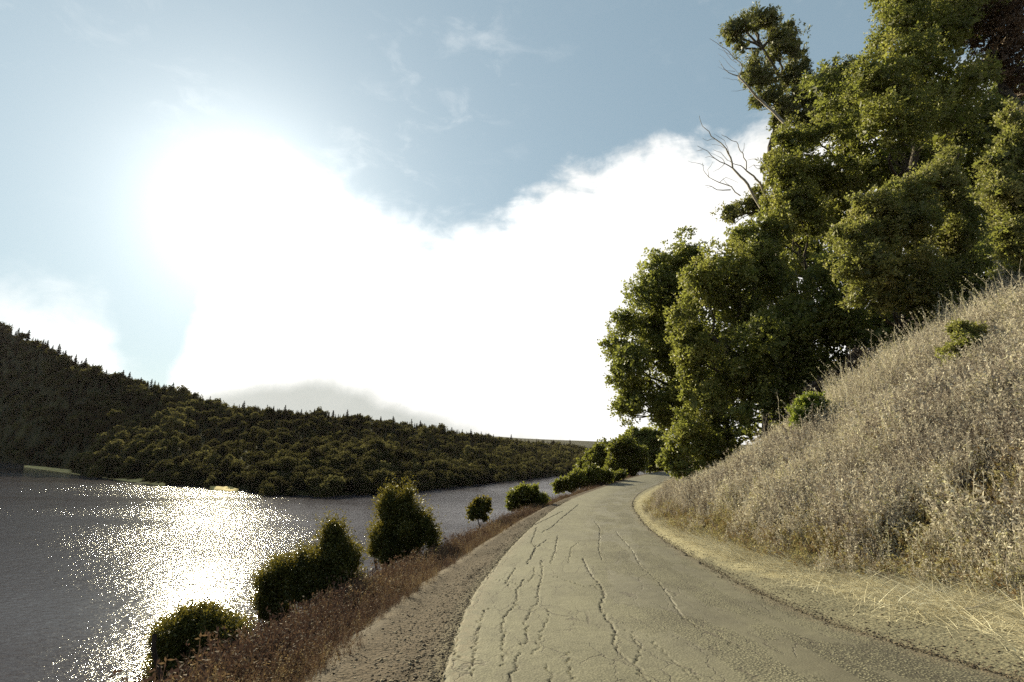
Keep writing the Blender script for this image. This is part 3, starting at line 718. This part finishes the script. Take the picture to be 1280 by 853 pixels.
T('roadside_tree', 'green tree left of the far road bend, tallest of that cluster, touching the big oak', 'tree', 77,
  [(790,546,8),(800,550,11),(814,546,12),(826,552,12),(806,564,13),(822,570,13),(812,580,11),(826,584,9)], 'oak_leaf', 2600, 6, .6, (.3, .16), 312, root_px=(812, 596), trunk_r=.16, up=.1, depth=1.5)

# ------------------------------------------------------------------ dead wood
def polytube(lists, Y, r0, r1, v, f, seed, sides=5):
    r_ = np.random.default_rng(seed)
    for pts in lists:
        P_ = []
        yo = 0
        for i, (px, py) in enumerate(pts):
            P_.append(at(px, py, Y+yo)); yo += r_.normal(0, .25)
        P_ = np.array(P_); n = len(P_)
        # subdivide with small kinks
        q = [P_[0]]
        for a, b in zip(P_[:-1], P_[1:]):
            q.append((a+b)/2+r_.normal(0, .03*np.linalg.norm(b-a)+.01, 3)); q.append(b)
        tube(q, np.linspace(r0, r1, len(q)), sides, v, f)
c2 = lambda pts: [(860+x/6.095, 130+y/6.095) for x, y in pts]
c1_ = lambda pts: [(860+x/6.095, y/6.095) for x, y in pts]
v = []; f = []
polytube([c2([(455,612),(400,555),(340,490),(325,410),(290,340)]), c2([(640,800),(550,605),(500,550),(445,510)])], 33, .085, .05, v, f, 1, 6)
polytube([c2([(700,1000),(560,800),(455,612)])], 33, .11, .085, v, f, 2, 6)
polytube([c2([(290,340),(210,270),(160,210),(110,170),(85,90)]), c2([(340,490),(280,455),(210,420),(150,360),(70,320)]),
          c2([(445,510),(400,470),(340,455),(300,430)]), c2([(445,500),(445,440),(420,380),(385,330),(370,290),(290,250),(255,235)]),
          c2([(325,655),(220,655),(130,620)]), c2([(400,700),(330,630),(240,600),(160,560),(120,510),(110,450)])], 33, .045, .014, v, f, 3, 5)
polytube([c2([(120,470),(60,450),(0,435)]), c2([(560,470),(500,465),(460,490)]), c2([(550,430),(500,420),(450,430)]), c2([(290,340),(250,320),(180,310)]),
          c2([(300,430),(250,370),(190,350)]), c2([(335,635),(265,570)]), c2([(210,420),(160,400),(130,410)]), c2([(280,455),(230,500),(190,520)]),
          c2([(210,270),(150,280),(110,260)]), c2([(320,400),(300,330),(280,280),(200,230)]), c2([(220,655),(180,630),(140,640)]), c2([(110,350),(65,360)]), c2([(240,600),(290,560),(380,600)]),
          c2([(415,370),(430,300)]), c2([(160,560),(150,500),(190,440)]), c2([(500,465),(530,495),(580,480)]), c2([(280,455),(250,410),(160,370)])], 33, .022, .009, v, f, 4, 4)
base = np.array((16.8, 34.0, float(H(np.array([16.8]), np.array([34.0]))[0])))
a0 = at(860+700/6.095, 130+1000/6.095, 33)
tube(wob_path(base-(0, 0, .3), a0, 9, .12, 5), np.linspace(.2, .11, 9), 7, v, f)
dt = empty('dead_tree', tuple(base), 'leafless pale dead tree, its bare branches fanned against the white cloud', 'dead tree')
link('branches', mesh('branches', np.concatenate(v)-base, f, [M['dead_wood']], None, True), dt)
v = []; f = []
polytube([c1_([(760,960),(650,850),(560,770),(490,700),(400,600),(380,580)])], 38, .13, .06, v, f, 6, 6)
polytube([c1_([(380,580),(310,555),(250,490)]), c1_([(390,585),(415,520),(400,480),(330,420),(280,370),(220,330),(165,295)])], 38, .055, .014, v, f, 7, 5)
polytube([c1_([(370,480),(300,420),(250,350),(220,300)]), c1_([(380,560),(330,510),(280,450),(230,410)]), c1_([(440,680),(330,695)]), c1_([(310,555),(270,520),(235,460)]), c1_([(360,545),(300,540),(230,510)]),
          c1_([(395,620),(340,610),(265,595)]), c1_([(330,420),(290,400),(230,370)])], 38, .022, .008, v, f, 8, 4)
euc = bpy.data.objects['eucalyptus']
bb = link('bare_limb', mesh('bare_limb', np.concatenate(v)-np.array(euc.location), f, [M['dead_wood']], None, True), euc); bb['label'] = 'bare pale dead limb forking out to the left'
# pale fallen log on the bank
def log(name, px0, py0, px1, py1, r0, r1, label, lift=.1, Y=None, material='dead_wood', twigs=0, cat='fallen branch', sag=.02):
    p0, p1 = (ground_pt(px0, py0), ground_pt(px1, py1)) if Y is None else (at(px0, py0, Y), at(px1, py1, Y))
    p0 = p0+(0, 0, lift); p1 = p1+(0, 0, lift)
    v = []; f = []; pts = wob_path(p0, p1, 7, .08, int(px0)); tube(pts, np.linspace(r0, r1, 7), 6, v, f)
    r_ = np.random.default_rng(int(px0+py0))
    for q in range(twigs):
        a = pts[r_.integers(1, 6)]; d = unit((p1-p0)+r_.normal(0, .8, 3)*np.linalg.norm(p1-p0)+(0, 0, .2))
        tube(wob_path(a, a+d*r_.uniform(.2, .5)*np.linalg.norm(p1-p0), 4, .15, q), np.linspace(r1*.8, r1*.25, 4), 4, v, f)
    o = link(name, mesh(name, np.concatenate(v)-p0, f, [M[material]], None, True)); o.location = tuple(p0)
    return tag(o, label, cat)
log('fallen_branch', 936, 552, 966, 530, .05, .035, 'short pale fallen branch in the grass left of the round bright green shrub', .25)
log('fallen_branch', 1158, 752, 1205, 735, .018, .012, 'bleached thin branch lying on the straw, left end of the pile by the bank', .06, twigs=3)
log('fallen_branch', 1180, 742, 1250, 752, .02, .012, 'bleached branch lying flat across the straw, middle of the pile by the bank', .08, twigs=3)
log('fallen_branch', 1262, 700, 1282, 735, .022, .016, 'pale straight branch propped against the bank at the right edge of the photo', .14)
log('fallen_branch', 1205, 770, 1285, 742, .016, .01, 'thin bleached branch slanting over the straw below the rest of the pile', .06, twigs=3)
log('fallen_branch', 1128, 705, 1144, 716, .035, .03, 'short thick pale piece of wood at the foot of the bank', .08)
# dark stakes among the lakeside shrubs
p = at(205, 858, 5.6); v = []; f = []
q = [at(212, 880, 5.6), at(203, 850, 5.6), at(195, 826, 5.6), at(192, 810, 5.6), at(193, 793, 5.6)]
gz = float(H(np.array([q[0][0]]), np.array([q[0][1]]))[0]); q = [np.array((q[0][0]+.05, q[0][1], min(gz-.1, q[0][2]-.1)))]+q
tube(q, [.021]*len(q), 6, v, f)
o = link('stake', mesh('stake', np.concatenate(v)-q[0], f, [M['dark_stick']], None, True)); o.location = tuple(q[0])
tag(o, 'thin dark bent stake beside the low brown shrub at the bottom left', 'stake')
q = [at(474, 745, 12.5), at(472, 722, 12.5), at(469, 700, 12.5)]; gz = float(H(np.array([q[0][0]]), np.array([q[0][1]]))[0]); q = [np.array((q[0][0], q[0][1], min(gz-.1, q[0][2]-.1)))]+q
v = []; f = []; tube(q, [.03]*len(q), 6, v, f)
o = link('stake', mesh('stake', np.concatenate(v)-q[0], f, [M['dark_stick']], None, True)); o.location = tuple(q[0])
tag(o, 'dark upright stake in the dry weeds below the two-topped lakeside shrub', 'stake')

# ------------------------------------------------------------------ scattering of what nobody could count
def scatter(name, pts, rot, scl, vi, tone, variants, label=None):
    me = bpy.data.meshes.new(name); me.vertices.add(len(pts)); me.vertices.foreach_set('co', np.asarray(pts, np.float32).ravel())
    a = me.attributes.new('rot', 'FLOAT_VECTOR', 'POINT'); a.data.foreach_set('vector', np.asarray(rot, np.float32).ravel())
    scl = np.asarray(scl, np.float32)
    if scl.ndim == 1: scl = np.repeat(scl[:, None], 3, 1)
    a = me.attributes.new('scl', 'FLOAT_VECTOR', 'POINT'); a.data.foreach_set('vector', scl.ravel())
    a = me.attributes.new('vi', 'INT', 'POINT'); a.data.foreach_set('value', np.asarray(vi, np.int32))
    a = me.attributes.new('pt', 'FLOAT', 'POINT'); a.data.foreach_set('value', np.asarray(tone, np.float32))
    o = link(name, me); tag(o, kind='stuff')
    ng = bpy.data.node_groups.new(name, 'GeometryNodeTree')
    ng.interface.new_socket('Geometry', in_out='INPUT', socket_type='NodeSocketGeometry')
    ng.interface.new_socket('Geometry', in_out='OUTPUT', socket_type='NodeSocketGeometry')
    N = ng.nodes; L = ng.links
    gi = N.new('NodeGroupInput'); go = N.new('NodeGroupOutput')
    jn = N.new('GeometryNodeJoinGeometry')
    for vm in variants:
        src = bpy.data.objects.new(name+'_variant', vm)
        oi = N.new('GeometryNodeObjectInfo'); oi.inputs[0].default_value = src
        g2 = N.new('GeometryNodeGeometryToInstance'); L.new(oi.outputs['Geometry'], g2.inputs[0]); L.new(g2.outputs[0], jn.inputs[0])
    ip = N.new('GeometryNodeInstanceOnPoints'); L.new(gi.outputs[0], ip.inputs['Points']); L.new(jn.outputs[0], ip.inputs['Instance'])
    ip.inputs['Pick Instance'].default_value = True
    def na(nm, t):
        x = N.new('GeometryNodeInputNamedAttribute'); x.data_type = t; x.inputs['Name'].default_value = nm; return [s for s in x.outputs if s.enabled and s.name == 'Attribute'][0]
    L.new(na('vi', 'INT'), ip.inputs['Instance Index']); L.new(na('rot', 'FLOAT_VECTOR'), ip.inputs['Rotation']); L.new(na('scl', 'FLOAT_VECTOR'), ip.inputs['Scale'])
    L.new(ip.outputs[0], go.inputs[0])
    md = o.modifiers.new('scatter', 'NODES'); md.node_group = ng
    return o

def weed_material(name, stops, trans=.25):
    m, k = mat(name)
    t = attr(k, 'tone'); pt = attr(k, 'pt', 'INSTANCER')
    x = k.math('ADD', k.math('MULTIPLY', t, .45), k.math('MULTIPLY', pt, .55), clamp=True)
    c = k.ramp(x, stops)
    return finish(m, k, c, .75, None, .15, trans)
M['weed'] = weed_material('dead_weed', [(0, (.055, .038, .032)), (.25, (.19, .155, .13)), (.5, (.40, .355, .285)), (.7, (.60, .545, .44)), (.84, (.30, .28, .12)), (1, (.72, .67, .56))])
M['verge'] = weed_material('verge_weed', [(0, (.022, .013, .013)), (.3, (.060, .036, .030)), (.6, (.13, .080, .052)), (.85, (.25, .18, .09)), (1, (.42, .34, .2))], .25)
M['under'] = weed_material('undergrowth', [(0, (.06, .04, .025)), (.3, (.17, .11, .055)), (.6, (.23, .19, .08)), (.85, (.30, .27, .12)), (1, (.48, .42, .24))], .35)
M['straw'] = weed_material('straw', [(0, (.12, .095, .06)), (.35, (.36, .31, .2)), (.7, (.64, .58, .4)), (1, (.82, .77, .6))], .1)

def blade_tuft(n, h, spread, bend, wd, seed, nodules=0, mat_=None, nod=(.03, .018), segs=3, spiky=0.):
    """stems as narrow bent ribbons, with small dry leaves or seed heads along them"""
    r_ = np.random.default_rng(seed); V = []; Fq = []; T_ = []
    for i in range(n):
        b = np.array((*r_.normal(0, spread, 2), -.04)); hh_ = h*r_.uniform(.5, 1.15)
        lean = np.array((*r_.normal(0, bend, 2), 0)); side_ = unit(np.array((*r_.normal(0, 1, 2), 0.)))
        tn = r_.random(); P_ = []
        for s in range(segs+1):
            u = s/segs; P_.append(b+np.array((0, 0, hh_*u))+lean*hh_*u*u+r_.normal(0, .012*h, 3)*(u > 0))
        k0 = len(V)
        for s, p_ in enumerate(P_):
            ww = wd*(1-.75*s/segs); V += [p_-side_*ww, p_+side_*ww]; T_ += [tn, tn]
        for s in range(segs): a = k0+2*s; Fq.append((a, a+1, a+3, a+2))
        for q in range(nodules):
            u = r_.uniform(.25, 1.0) if not spiky else r_.uniform(.6, 1.); x = u*segs; s = min(int(x), segs-1)
            c = P_[s]+(P_[s+1]-P_[s])*(x-s); d = unit(r_.normal(0, 1, 3)+(0, 0, .4)); e_ = unit(np.cross(d, r_.normal(0, 1, 3)))
            l_, w_ = nod[0]*r_.uniform(.5, 1.5), nod[1]*r_.uniform(.5, 1.4); k0 = len(V)
            V += [c, c+d*l_*.5+e_*w_*.5, c+d*l_, c+d*l_*.5-e_*w_*.5]; T_ += [np.clip(tn+r_.normal(0, .25), 0, 1)]*4; Fq.append((k0, k0+1, k0+2, k0+3))
    return mesh('tuft', V, Fq, [mat_], {'tone': T_})
def seat(xy): return np.concatenate([xy, H(xy[:, 0], xy[:, 1])[:, None]], 1)
def rots(n, tilt=.12, seed=0):
    r_ = np.random.default_rng(seed); return np.stack([r_.normal(0, tilt, n), r_.normal(0, tilt, n), r_.uniform(0, 6.28, n)], 1)

wv_ = [blade_tuft(15, .62, .09, .22, .0042, 400+i, 15, M['weed'], (.045, .020)) for i in range(4)] + \
      [blade_tuft(26, .40, .10, .35, .0038, 410+i, 6, M['weed'], (.035, .014)) for i in range(2)]
# weeds on the right bank
n = 42000
yq = np.exp(rng.uniform(math.log(4.0), math.log(48), n)); uq = rng.uniform(0, 1, n)**.8*np.minimum(15, 1.15*yq+3)
xy = np.stack([XB(yq)+uq-.1+.35*fbm(yq*1.5, yq*0, 3, 61), yq], 1)
th = fbm(xy[:, 0]*.7, xy[:, 1]*.7, 3, 62)
keep = (rng.random(n) < .80+1.3*th) & (xy[:, 0] < xy[:, 1]*1.22+3) & ~((xy[:, 1] > 21) & (uq > 8))
xy = xy[keep]; n = len(xy)
pt = np.clip(.50+.55*fbm(xy[:, 0]*.45, xy[:, 1]*.45, 4, 63)+.2*rng.normal(0, 1, n)*.8+.02*(xy[:, 0]-XB(xy[:, 1])-5), 0, 1)
lowk = sstep(xy[:, 0]-XB(xy[:, 1]), -.1, 1.2)
sc = (.55+.55*lowk)*rng.uniform(.65, 1.15, n)*(1+.45*fbm(xy[:, 0]*.9, xy[:, 1]*.9, 2, 69))*(1+.012*xy[:, 1])*(1-.25*sstep(xy[:, 1], 14, 30))
scatter('dry_weeds', seat(xy), rots(n, .16, 64), sc, rng.integers(0, 6, n), pt, wv_)
# leafy yellowish undergrowth low on the bank
gv = [blade_tuft(16, .38, .10, .5, .006, 420+i, 12, M['under'], (.05, .028)) for i in range(3)]
n = 2200; yq = np.exp(rng.uniform(math.log(5), math.log(30), n)); xy = np.stack([XB(yq)+rng.uniform(0, 1, n)**1.6*7, yq], 1)
scatter('bank_undergrowth', seat(xy), rots(n, .2, 65), rng.uniform(.5, 1.1, n), rng.integers(0, 3, n), rng.uniform(.2, 1, n), gv)
# tall stalks against the dark trees
tv = [blade_tuft(6, 1.45, .14, .25, .009, 430+i, 12, M['weed'], (.05, .025), 5, 1.) for i in range(3)]
tp = []
for px0, py0, px1, py1, nn_ in [(1275,366,1180,428,130), (1180,428,1100,478,110), (1100,478,1040,505,80), (1040,508,940,550,40), (940,550,850,592,46)]:
    for _ in range(nn_):
        f_ = rng.random(); g_ = ground_pt(px0+(px1-px0)*f_, py0+(py1-py0)*f_+8+rng.uniform(-6, 26)); tp.append(g_[:2]+rng.normal(0, .2, 2))
tp = np.array(tp); n = len(tp)
scatter('tall_dry_stalks', seat(tp), rots(n, .12, 66), rng.uniform(.55, 1.25, n)*np.where(tp[:, 1] > 22, .8, 1.0), rng.integers(0, 3, n), rng.uniform(.3, .95, n), tv)
# mown straw between the gravel and the bank
sv = [blade_tuft(18, .22, .13, 1.6, .0050, 440+i, 0, M['straw'], segs=3) for i in range(4)]
for m_ in sv:
    co = np.empty(len(m_.vertices)*3, np.float32); m_.vertices.foreach_get('co', co); co = co.reshape(-1, 3); co[:, 2] *= .22; m_.vertices.foreach_set('co', co.ravel())
n = 21000; yq = np.exp(rng.uniform(math.log(4), math.log(42), n)); ww = XB(yq)-XR(yq)
xy = np.stack([XB(yq)+.3-np.abs(rng.normal(0, .34, n))*ww*.75, yq], 1)
keep = (xy[:, 0] > XR(yq)+.5) & (rng.random(n) < .75+.6*fbm(xy[:, 0]*1.3, xy[:, 1]*1.3, 2, 67)); xy = xy[keep]; n = len(xy)
pz = seat(xy); pz[:, 2] += .012
scatter('mown_straw', pz, rots(n, .15, 68), rng.uniform(.5, 1.1, n), rng.integers(0, 4, n), rng.uniform(.0, 1, n), sv)
# heap of long bleached stalks thrown down at the foot of the bank
hv_ = [blade_tuft(12, .33, .10, 1.1, .0048, 470+i, 0, M['straw'], segs=4) for i in range(4)]
for m_ in hv_:
    co = np.empty(len(m_.vertices)*3, np.float32); m_.vertices.foreach_get('co', co); co = co.reshape(-1, 3); co[:, 2] = np.abs(co[:, 2])*.25; m_.vertices.foreach_set('co', co.ravel())
hp = np.array([ground_pt(rng.uniform(1130, 1300), 728+rng.uniform(0, 1)**1.5*48)[:2] for _ in range(100)]); n = len(hp)
hp = hp+rng.normal(0, .1, hp.shape); pz = seat(hp); pz[:, 2] += rng.uniform(.0, .12, n)
scatter('cut_stalks', pz, rots(n, .22, 74), rng.uniform(.5, 1.1, n), rng.integers(0, 4, n), rng.uniform(.35, 1, n), hv_)
# left verge: dry reddish weeds from the shoulder down the bank
lv_ = [blade_tuft(16, .5, .09, .25, .0042, 450+i, 12, M['verge'], (.035, .016)) for i in range(4)] + [blade_tuft(24, .30, .09, .4, .0035, 460+i, 3, M['verge'], (.03, .012)) for i in range(2)]
n = 40000; yq = np.exp(rng.uniform(math.log(2.6), math.log(62), n)); dq = rng.uniform(0, 1, n)**.85*9
ws = np.clip(.82-.012*yq, .40, .8)
xy = np.stack([XL(yq)-ws-.02-dq-.25*fbm(yq*1.2, yq*0, 3, 71), yq], 1)
keep = (rng.random(n) < .35+.65*sstep(dq, 0, .9)) & (xy[:, 0] > -xy[:, 1]*1.15-2); xy = xy[keep]; dq = dq[keep]; n = len(xy)
sc = (.35+.75*sstep(dq, 0, 1.4)+.35*sstep(dq, 1.2, 3))*rng.uniform(.5, 1.2, n)
pt = np.clip(.42+.35*fbm(xy[:, 0]*.6, xy[:, 1]*.6, 3, 72)+.17*rng.normal(0, 1, n)+.25*(1-sstep(dq, 0, 1.0)), 0, 1)
scatter('verge_weeds', seat(xy), rots(n, .16, 73), sc, rng.integers(0, 6, n), pt, lv_)
# loose stones on both shoulders
def stone_mesh(seed):
    r_ = np.random.default_rng(seed)
    d = unit(np.array([(x, y, z) for x in (-1, 0, 1) for y in (-1, 0, 1) for z in (-1, 0, 1) if (x or y or z)], float))
    import bmesh
    bm = bmesh.new(); bmesh.ops.create_icosphere(bm, subdivisions=1, radius=1.0)
    for v in bm.verts: v.co *= r_.uniform(.7, 1.15); v.co.z *= .6
    me = bpy.data.meshes.new('stone'); bm.to_mesh(me); bm.free()
    me.materials.append(M['stone']); return me
sm2, k = mat('stone'); pt_ = attr(k, 'pt', 'INSTANCER')
finish(sm2, k, k.ramp(pt_, [(0, (.03, .021, .015)), (.5, (.075, .054, .036)), (1, (.19, .15, .10))]), .85, None, .2); M['stone'] = sm2
n = 26000; yq = np.exp(rng.uniform(math.log(2.6), math.log(34), n)); ws = np.clip(.82-.012*yq, .40, .8)
lf = rng.random(n) < .55
xl_s = XL(yq)+.04-np.abs(rng.normal(0, .5, n))*ws*.9
uu_ = np.abs(rng.normal(0, 1, n)); xr_s = XR(yq)+np.where(rng.random(n) < .5, rng.normal(.05, .10, n), uu_*.9)
xy = np.stack([np.where(lf, xl_s, xr_s), yq], 1); pz = seat(xy)
inside = (xy[:, 0] > XL(yq)) & (xy[:, 0] < XR(yq)); pz[inside, 2] = ZR(yq[inside])+.016
sz = np.exp(rng.normal(math.log(.0055), .5, n))*(1+.03*yq); sz = np.minimum(sz, .022)
scatter('gravel', pz, rots(n, .3, 81), sz, rng.integers(0, 4, n), rng.random(n), [stone_mesh(i) for i in range(4)])

# ------------------------------------------------------------------ woods on the far hills
far_m, k = mat('far_tree_leaf')
t = attr(k, 'tone'); rnd = k.new('ShaderNodeObjectInfo').outputs['Random']; ipt = attr(k, 'pt', 'INSTANCER')
x = k.math('ADD', k.math('MULTIPLY', t, .4), k.math('ADD', k.math('MULTIPLY', rnd, .35), k.math('MULTIPLY', ipt, .35)), clamp=True)
c = k.ramp(x, [(.1, (.021, .018, .011)), (.4, (.060, .055, .022)), (.75, (.125, .114, .042)), (1, (.21, .185, .075))])
finish(far_m, k, c, .9, None, 0.0, .35)
def far_broadleaf(seed):
    """a crown about 1 wide and 1 tall with a short trunk, base at the origin"""
    r_ = np.random.default_rng(seed)
    cl = [(0, 0, .45, .34), (0, 0, .25, .3)]+[(*(unit(r_.normal(0, 1, 3))*(.27, .27, .2)+(0, 0, .48)), r_.uniform(.14, .25)) for _ in range(8)]
    v1, f1, t1 = sprigs(cl, 520, 3, .07, (.085, .06), seed, .2, .2, .3, 0, 7)
    v = []; f = []; tube([(0, 0, -.1), (0, 0, .2), (0, 0, .5)], [.03, .03, .02], 4, v, f)
    vv = np.concatenate([v1]+v); ff = np.concatenate([f1, np.array(f)+len(v1)])
    return mesh('far_crown', vv, ff, [far_m], {'tone': np.concatenate([t1, np.zeros(len(vv)-len(v1))])})
def far_conifer(seed):
    r_ = np.random.default_rng(seed); V = []; Fq = []; T_ = []
    for i in range(300):
        u = r_.random()**.8; z = .12+.88*u; rr = (.27*(1-u)+.02)*r_.uniform(.5, 1.15)*(1+.25*math.sin(u*40)); a = r_.uniform(0, 6.283)
        c = np.array((0, 0, z)); d = np.array((math.cos(a), math.sin(a), -.25)); e_ = np.array((-math.sin(a), math.cos(a), r_.uniform(-.4, .4)))*.03
        k0 = len(V); V += [c, c+d*rr*.5+e_, c+d*rr, c+d*rr*.5-e_]; T_ += [r_.random()*.6]*4; Fq.append((k0, k0+1, k0+2, k0+3))
    v = []; f = []; tube([(0, 0, -.2), (0, 0, .5), (0, 0, .97)], [.022, .016, .004], 4, v, f)
    vv = np.concatenate([np.array(V)]+v); ff = np.concatenate([np.array(Fq), np.array(f)+len(V)])
    return mesh('far_conifer', vv, ff, [far_m], {'tone': np.concatenate([T_, np.zeros(len(vv)-len(V))])})
BL = [far_broadleaf(500+i) for i in range(6)]; CN = [far_conifer(520+i) for i in range(4)]
# candidates over the hill, jittered
r5 = np.random.default_rng(55)
n = 46000; sl_ = np.hypot(*np.diff(SH, axis=0).T)*(.5+.5*np.interp(np.arange(len(SH)-1)+.5, seg_t, RG[:, 2]-WATER)/60)+25
sl_[:2] *= .25; sl_[-2:] *= .2; sc_ = r5.choice(len(SH)-1, n, p=sl_/sl_.sum()); tq = sc_+r5.random(n); vq = r5.uniform(.0, 1.22, n)**.95
pp = hill_xyz(tq, vq)
dist = np.hypot(pp[:, 0], pp[:, 1])
size = (4.9+3.2*r5.random(n)**2)*(1+.5*sstep(dist, 230, 520))
cell = {}; chosen = []
for i in range(n):
    cx, cy = int(pp[i, 0]//6), int(pp[i, 1]//6); ok = True
    for a in (-1, 0, 1):
        for b in (-1, 0, 1):
            for j in cell.get((cx+a, cy+b), ()):
                if (pp[i, 0]-pp[j, 0])**2+(pp[i, 1]-pp[j, 1])**2 < (.56*size[i])**2: ok = False; break
            if not ok: break
        if not ok: break
    if ok and abs(pp[i, 0]) < pp[i, 1]*1.25+40: cell.setdefault((cx, cy), []).append(i); chosen.append(i)
chosen = np.array(chosen)
pxs = size[chosen]/dist[chosen]*(1+.35*(vq[chosen] < .12))
order = chosen[np.argsort(-pxs)]
big_ = order[:230]; rest = order[230:]
G = 'broadleaf trees covering the far shore hillside'
for i in big_:
    o = link('hillside_tree', BL[i % 6]); s = size[i]; o.location = tuple(pp[i]-(0, 0, s*.12)); o.rotation_euler = (0, 0, r5.uniform(0, 6.28))
    o.scale = (s*1.12, s*1.12, s*r5.uniform(.8, 1.1))
    zx = 'left end' if pp[i, 0]/pp[i, 1] < -.75 else 'middle' if pp[i, 0]/pp[i, 1] < -.2 else 'right end'
    zv = 'standing at the water line' if vq[i] < .06 else 'low on the slope' if vq[i] < .3 else 'halfway up the slope' if vq[i] < .7 else 'near the ridge'
    tag(o, 'round-crowned tree %s at the %s of the wooded far shore' % (zv, zx), 'tree', 'far shore trees %s, %s' % (zv, zx))
sel = rest; s = size[sel]
con = r5.random(len(sel)) < .10*sstep(-pp[sel, 0], 60, 200)
scl = np.stack([s*1.12, s*1.12, s*r5.uniform(.75, 1.1, len(sel))], 1); scl[con] *= (1.1, 1.1, 1.35)
scatter('hillside_woods', pp[sel]-np.stack([s*0, s*0, s*.12], 1), rots(len(sel), .05, 91), scl,
        np.where(con, r5.integers(6, 10, len(sel)), r5.integers(0, 6, len(sel))), np.clip(.5+.9*fbm(pp[sel, 0]*.02, pp[sel, 1]*.02, 3, 92), 0, 1), BL+CN)
# conifers on the skyline, one by one
ONES = ['', 'first', 'second', 'third', 'fourth', 'fifth', 'sixth', 'seventh', 'eighth', 'ninth', 'tenth', 'eleventh', 'twelfth', 'thirteenth', 'fourteenth', 'fifteenth', 'sixteenth', 'seventeenth', 'eighteenth', 'nineteenth']
def ordinal(n):
    if n < 20: return ONES[n]
    t_, o_ = divmod(n, 10)
    return {2: 'twent', 3: 'thirt', 4: 'fort', 5: 'fift', 6: 'sixt', 7: 'sevent'}[t_]+('ieth' if o_ == 0 else 'y-'+ONES[o_])
sk = [3,8,17,30,38,41,44,52,60,66,70,78,84,92,97,104,138,141,148,152,156,160,172,176,186,205,214,232,242,268,275,300,306,313,320,330,343,348,358,372,378,392,418,432,436,441,448,462,493,520,527,538,545,561,566,572,590,596,603,608,612,618,640,652,680,686,692,705,712]
for j, px in enumerate(sk):
    # find the hill point whose bearing matches
    ax = ray(px, 500)[0]; tt_ = np.linspace(0, len(SH)-1, 1500); rp = hill_xyz(tt_, np.full(1500, .985))
    i = np.argmin(np.abs(rp[:, 0]/rp[:, 1]-ax)+ (rp[:, 1] < 0)*9)
    p = rp[i]; hpx = [13, 9, 16, 8, 11, 7][j % 6]*(1.25 if px in (18, 41, 232, 561, 603, 608, 618, 148) else 1)*(.75 if px > 500 else 1.0)
    h_ = (hpx+6)*p[1]/F*.98
    o = link('skyline_conifer', CN[j % 4]); o.location = tuple(p-(0, 0, h_*.1)); o.rotation_euler = (0, 0, j*1.7); o.scale = (h_*1.05, h_*1.05, h_*.86)
    tag(o, '%s pointed conifer from the left on the skyline of the wooded far ridge' % ordinal(j+1), 'conifer', 'conifers along the skyline of the far ridge')

# ------------------------------------------------------------------ haze over the lake
hz = [(-1700, -320), (2000, -320), (2000, 2500), (-1700, 2500)]
z0, z1 = WATER-4, 230.0
vb = [(x, y, z0) for x, y in hz]+[(x, y, z1) for x, y in hz]
hb = link('haze', mesh('haze', vb, [(0, 3, 2, 1), (4, 5, 6, 7), (0, 1, 5, 4), (1, 2, 6, 5), (2, 3, 7, 6), (3, 0, 4, 7)]))
vm, k = mat('haze_air')
pv = k.new('ShaderNodeVolumePrincipled', ins={'Color': (.93, .80, .86, 1), 'Density': .000022, 'Anisotropy': 0.0})
k.new('ShaderNodeOutputMaterial', ins={'Volume': pv.outputs[0]})
hb.data.materials.append(vm); tag(hb, kind='stuff')
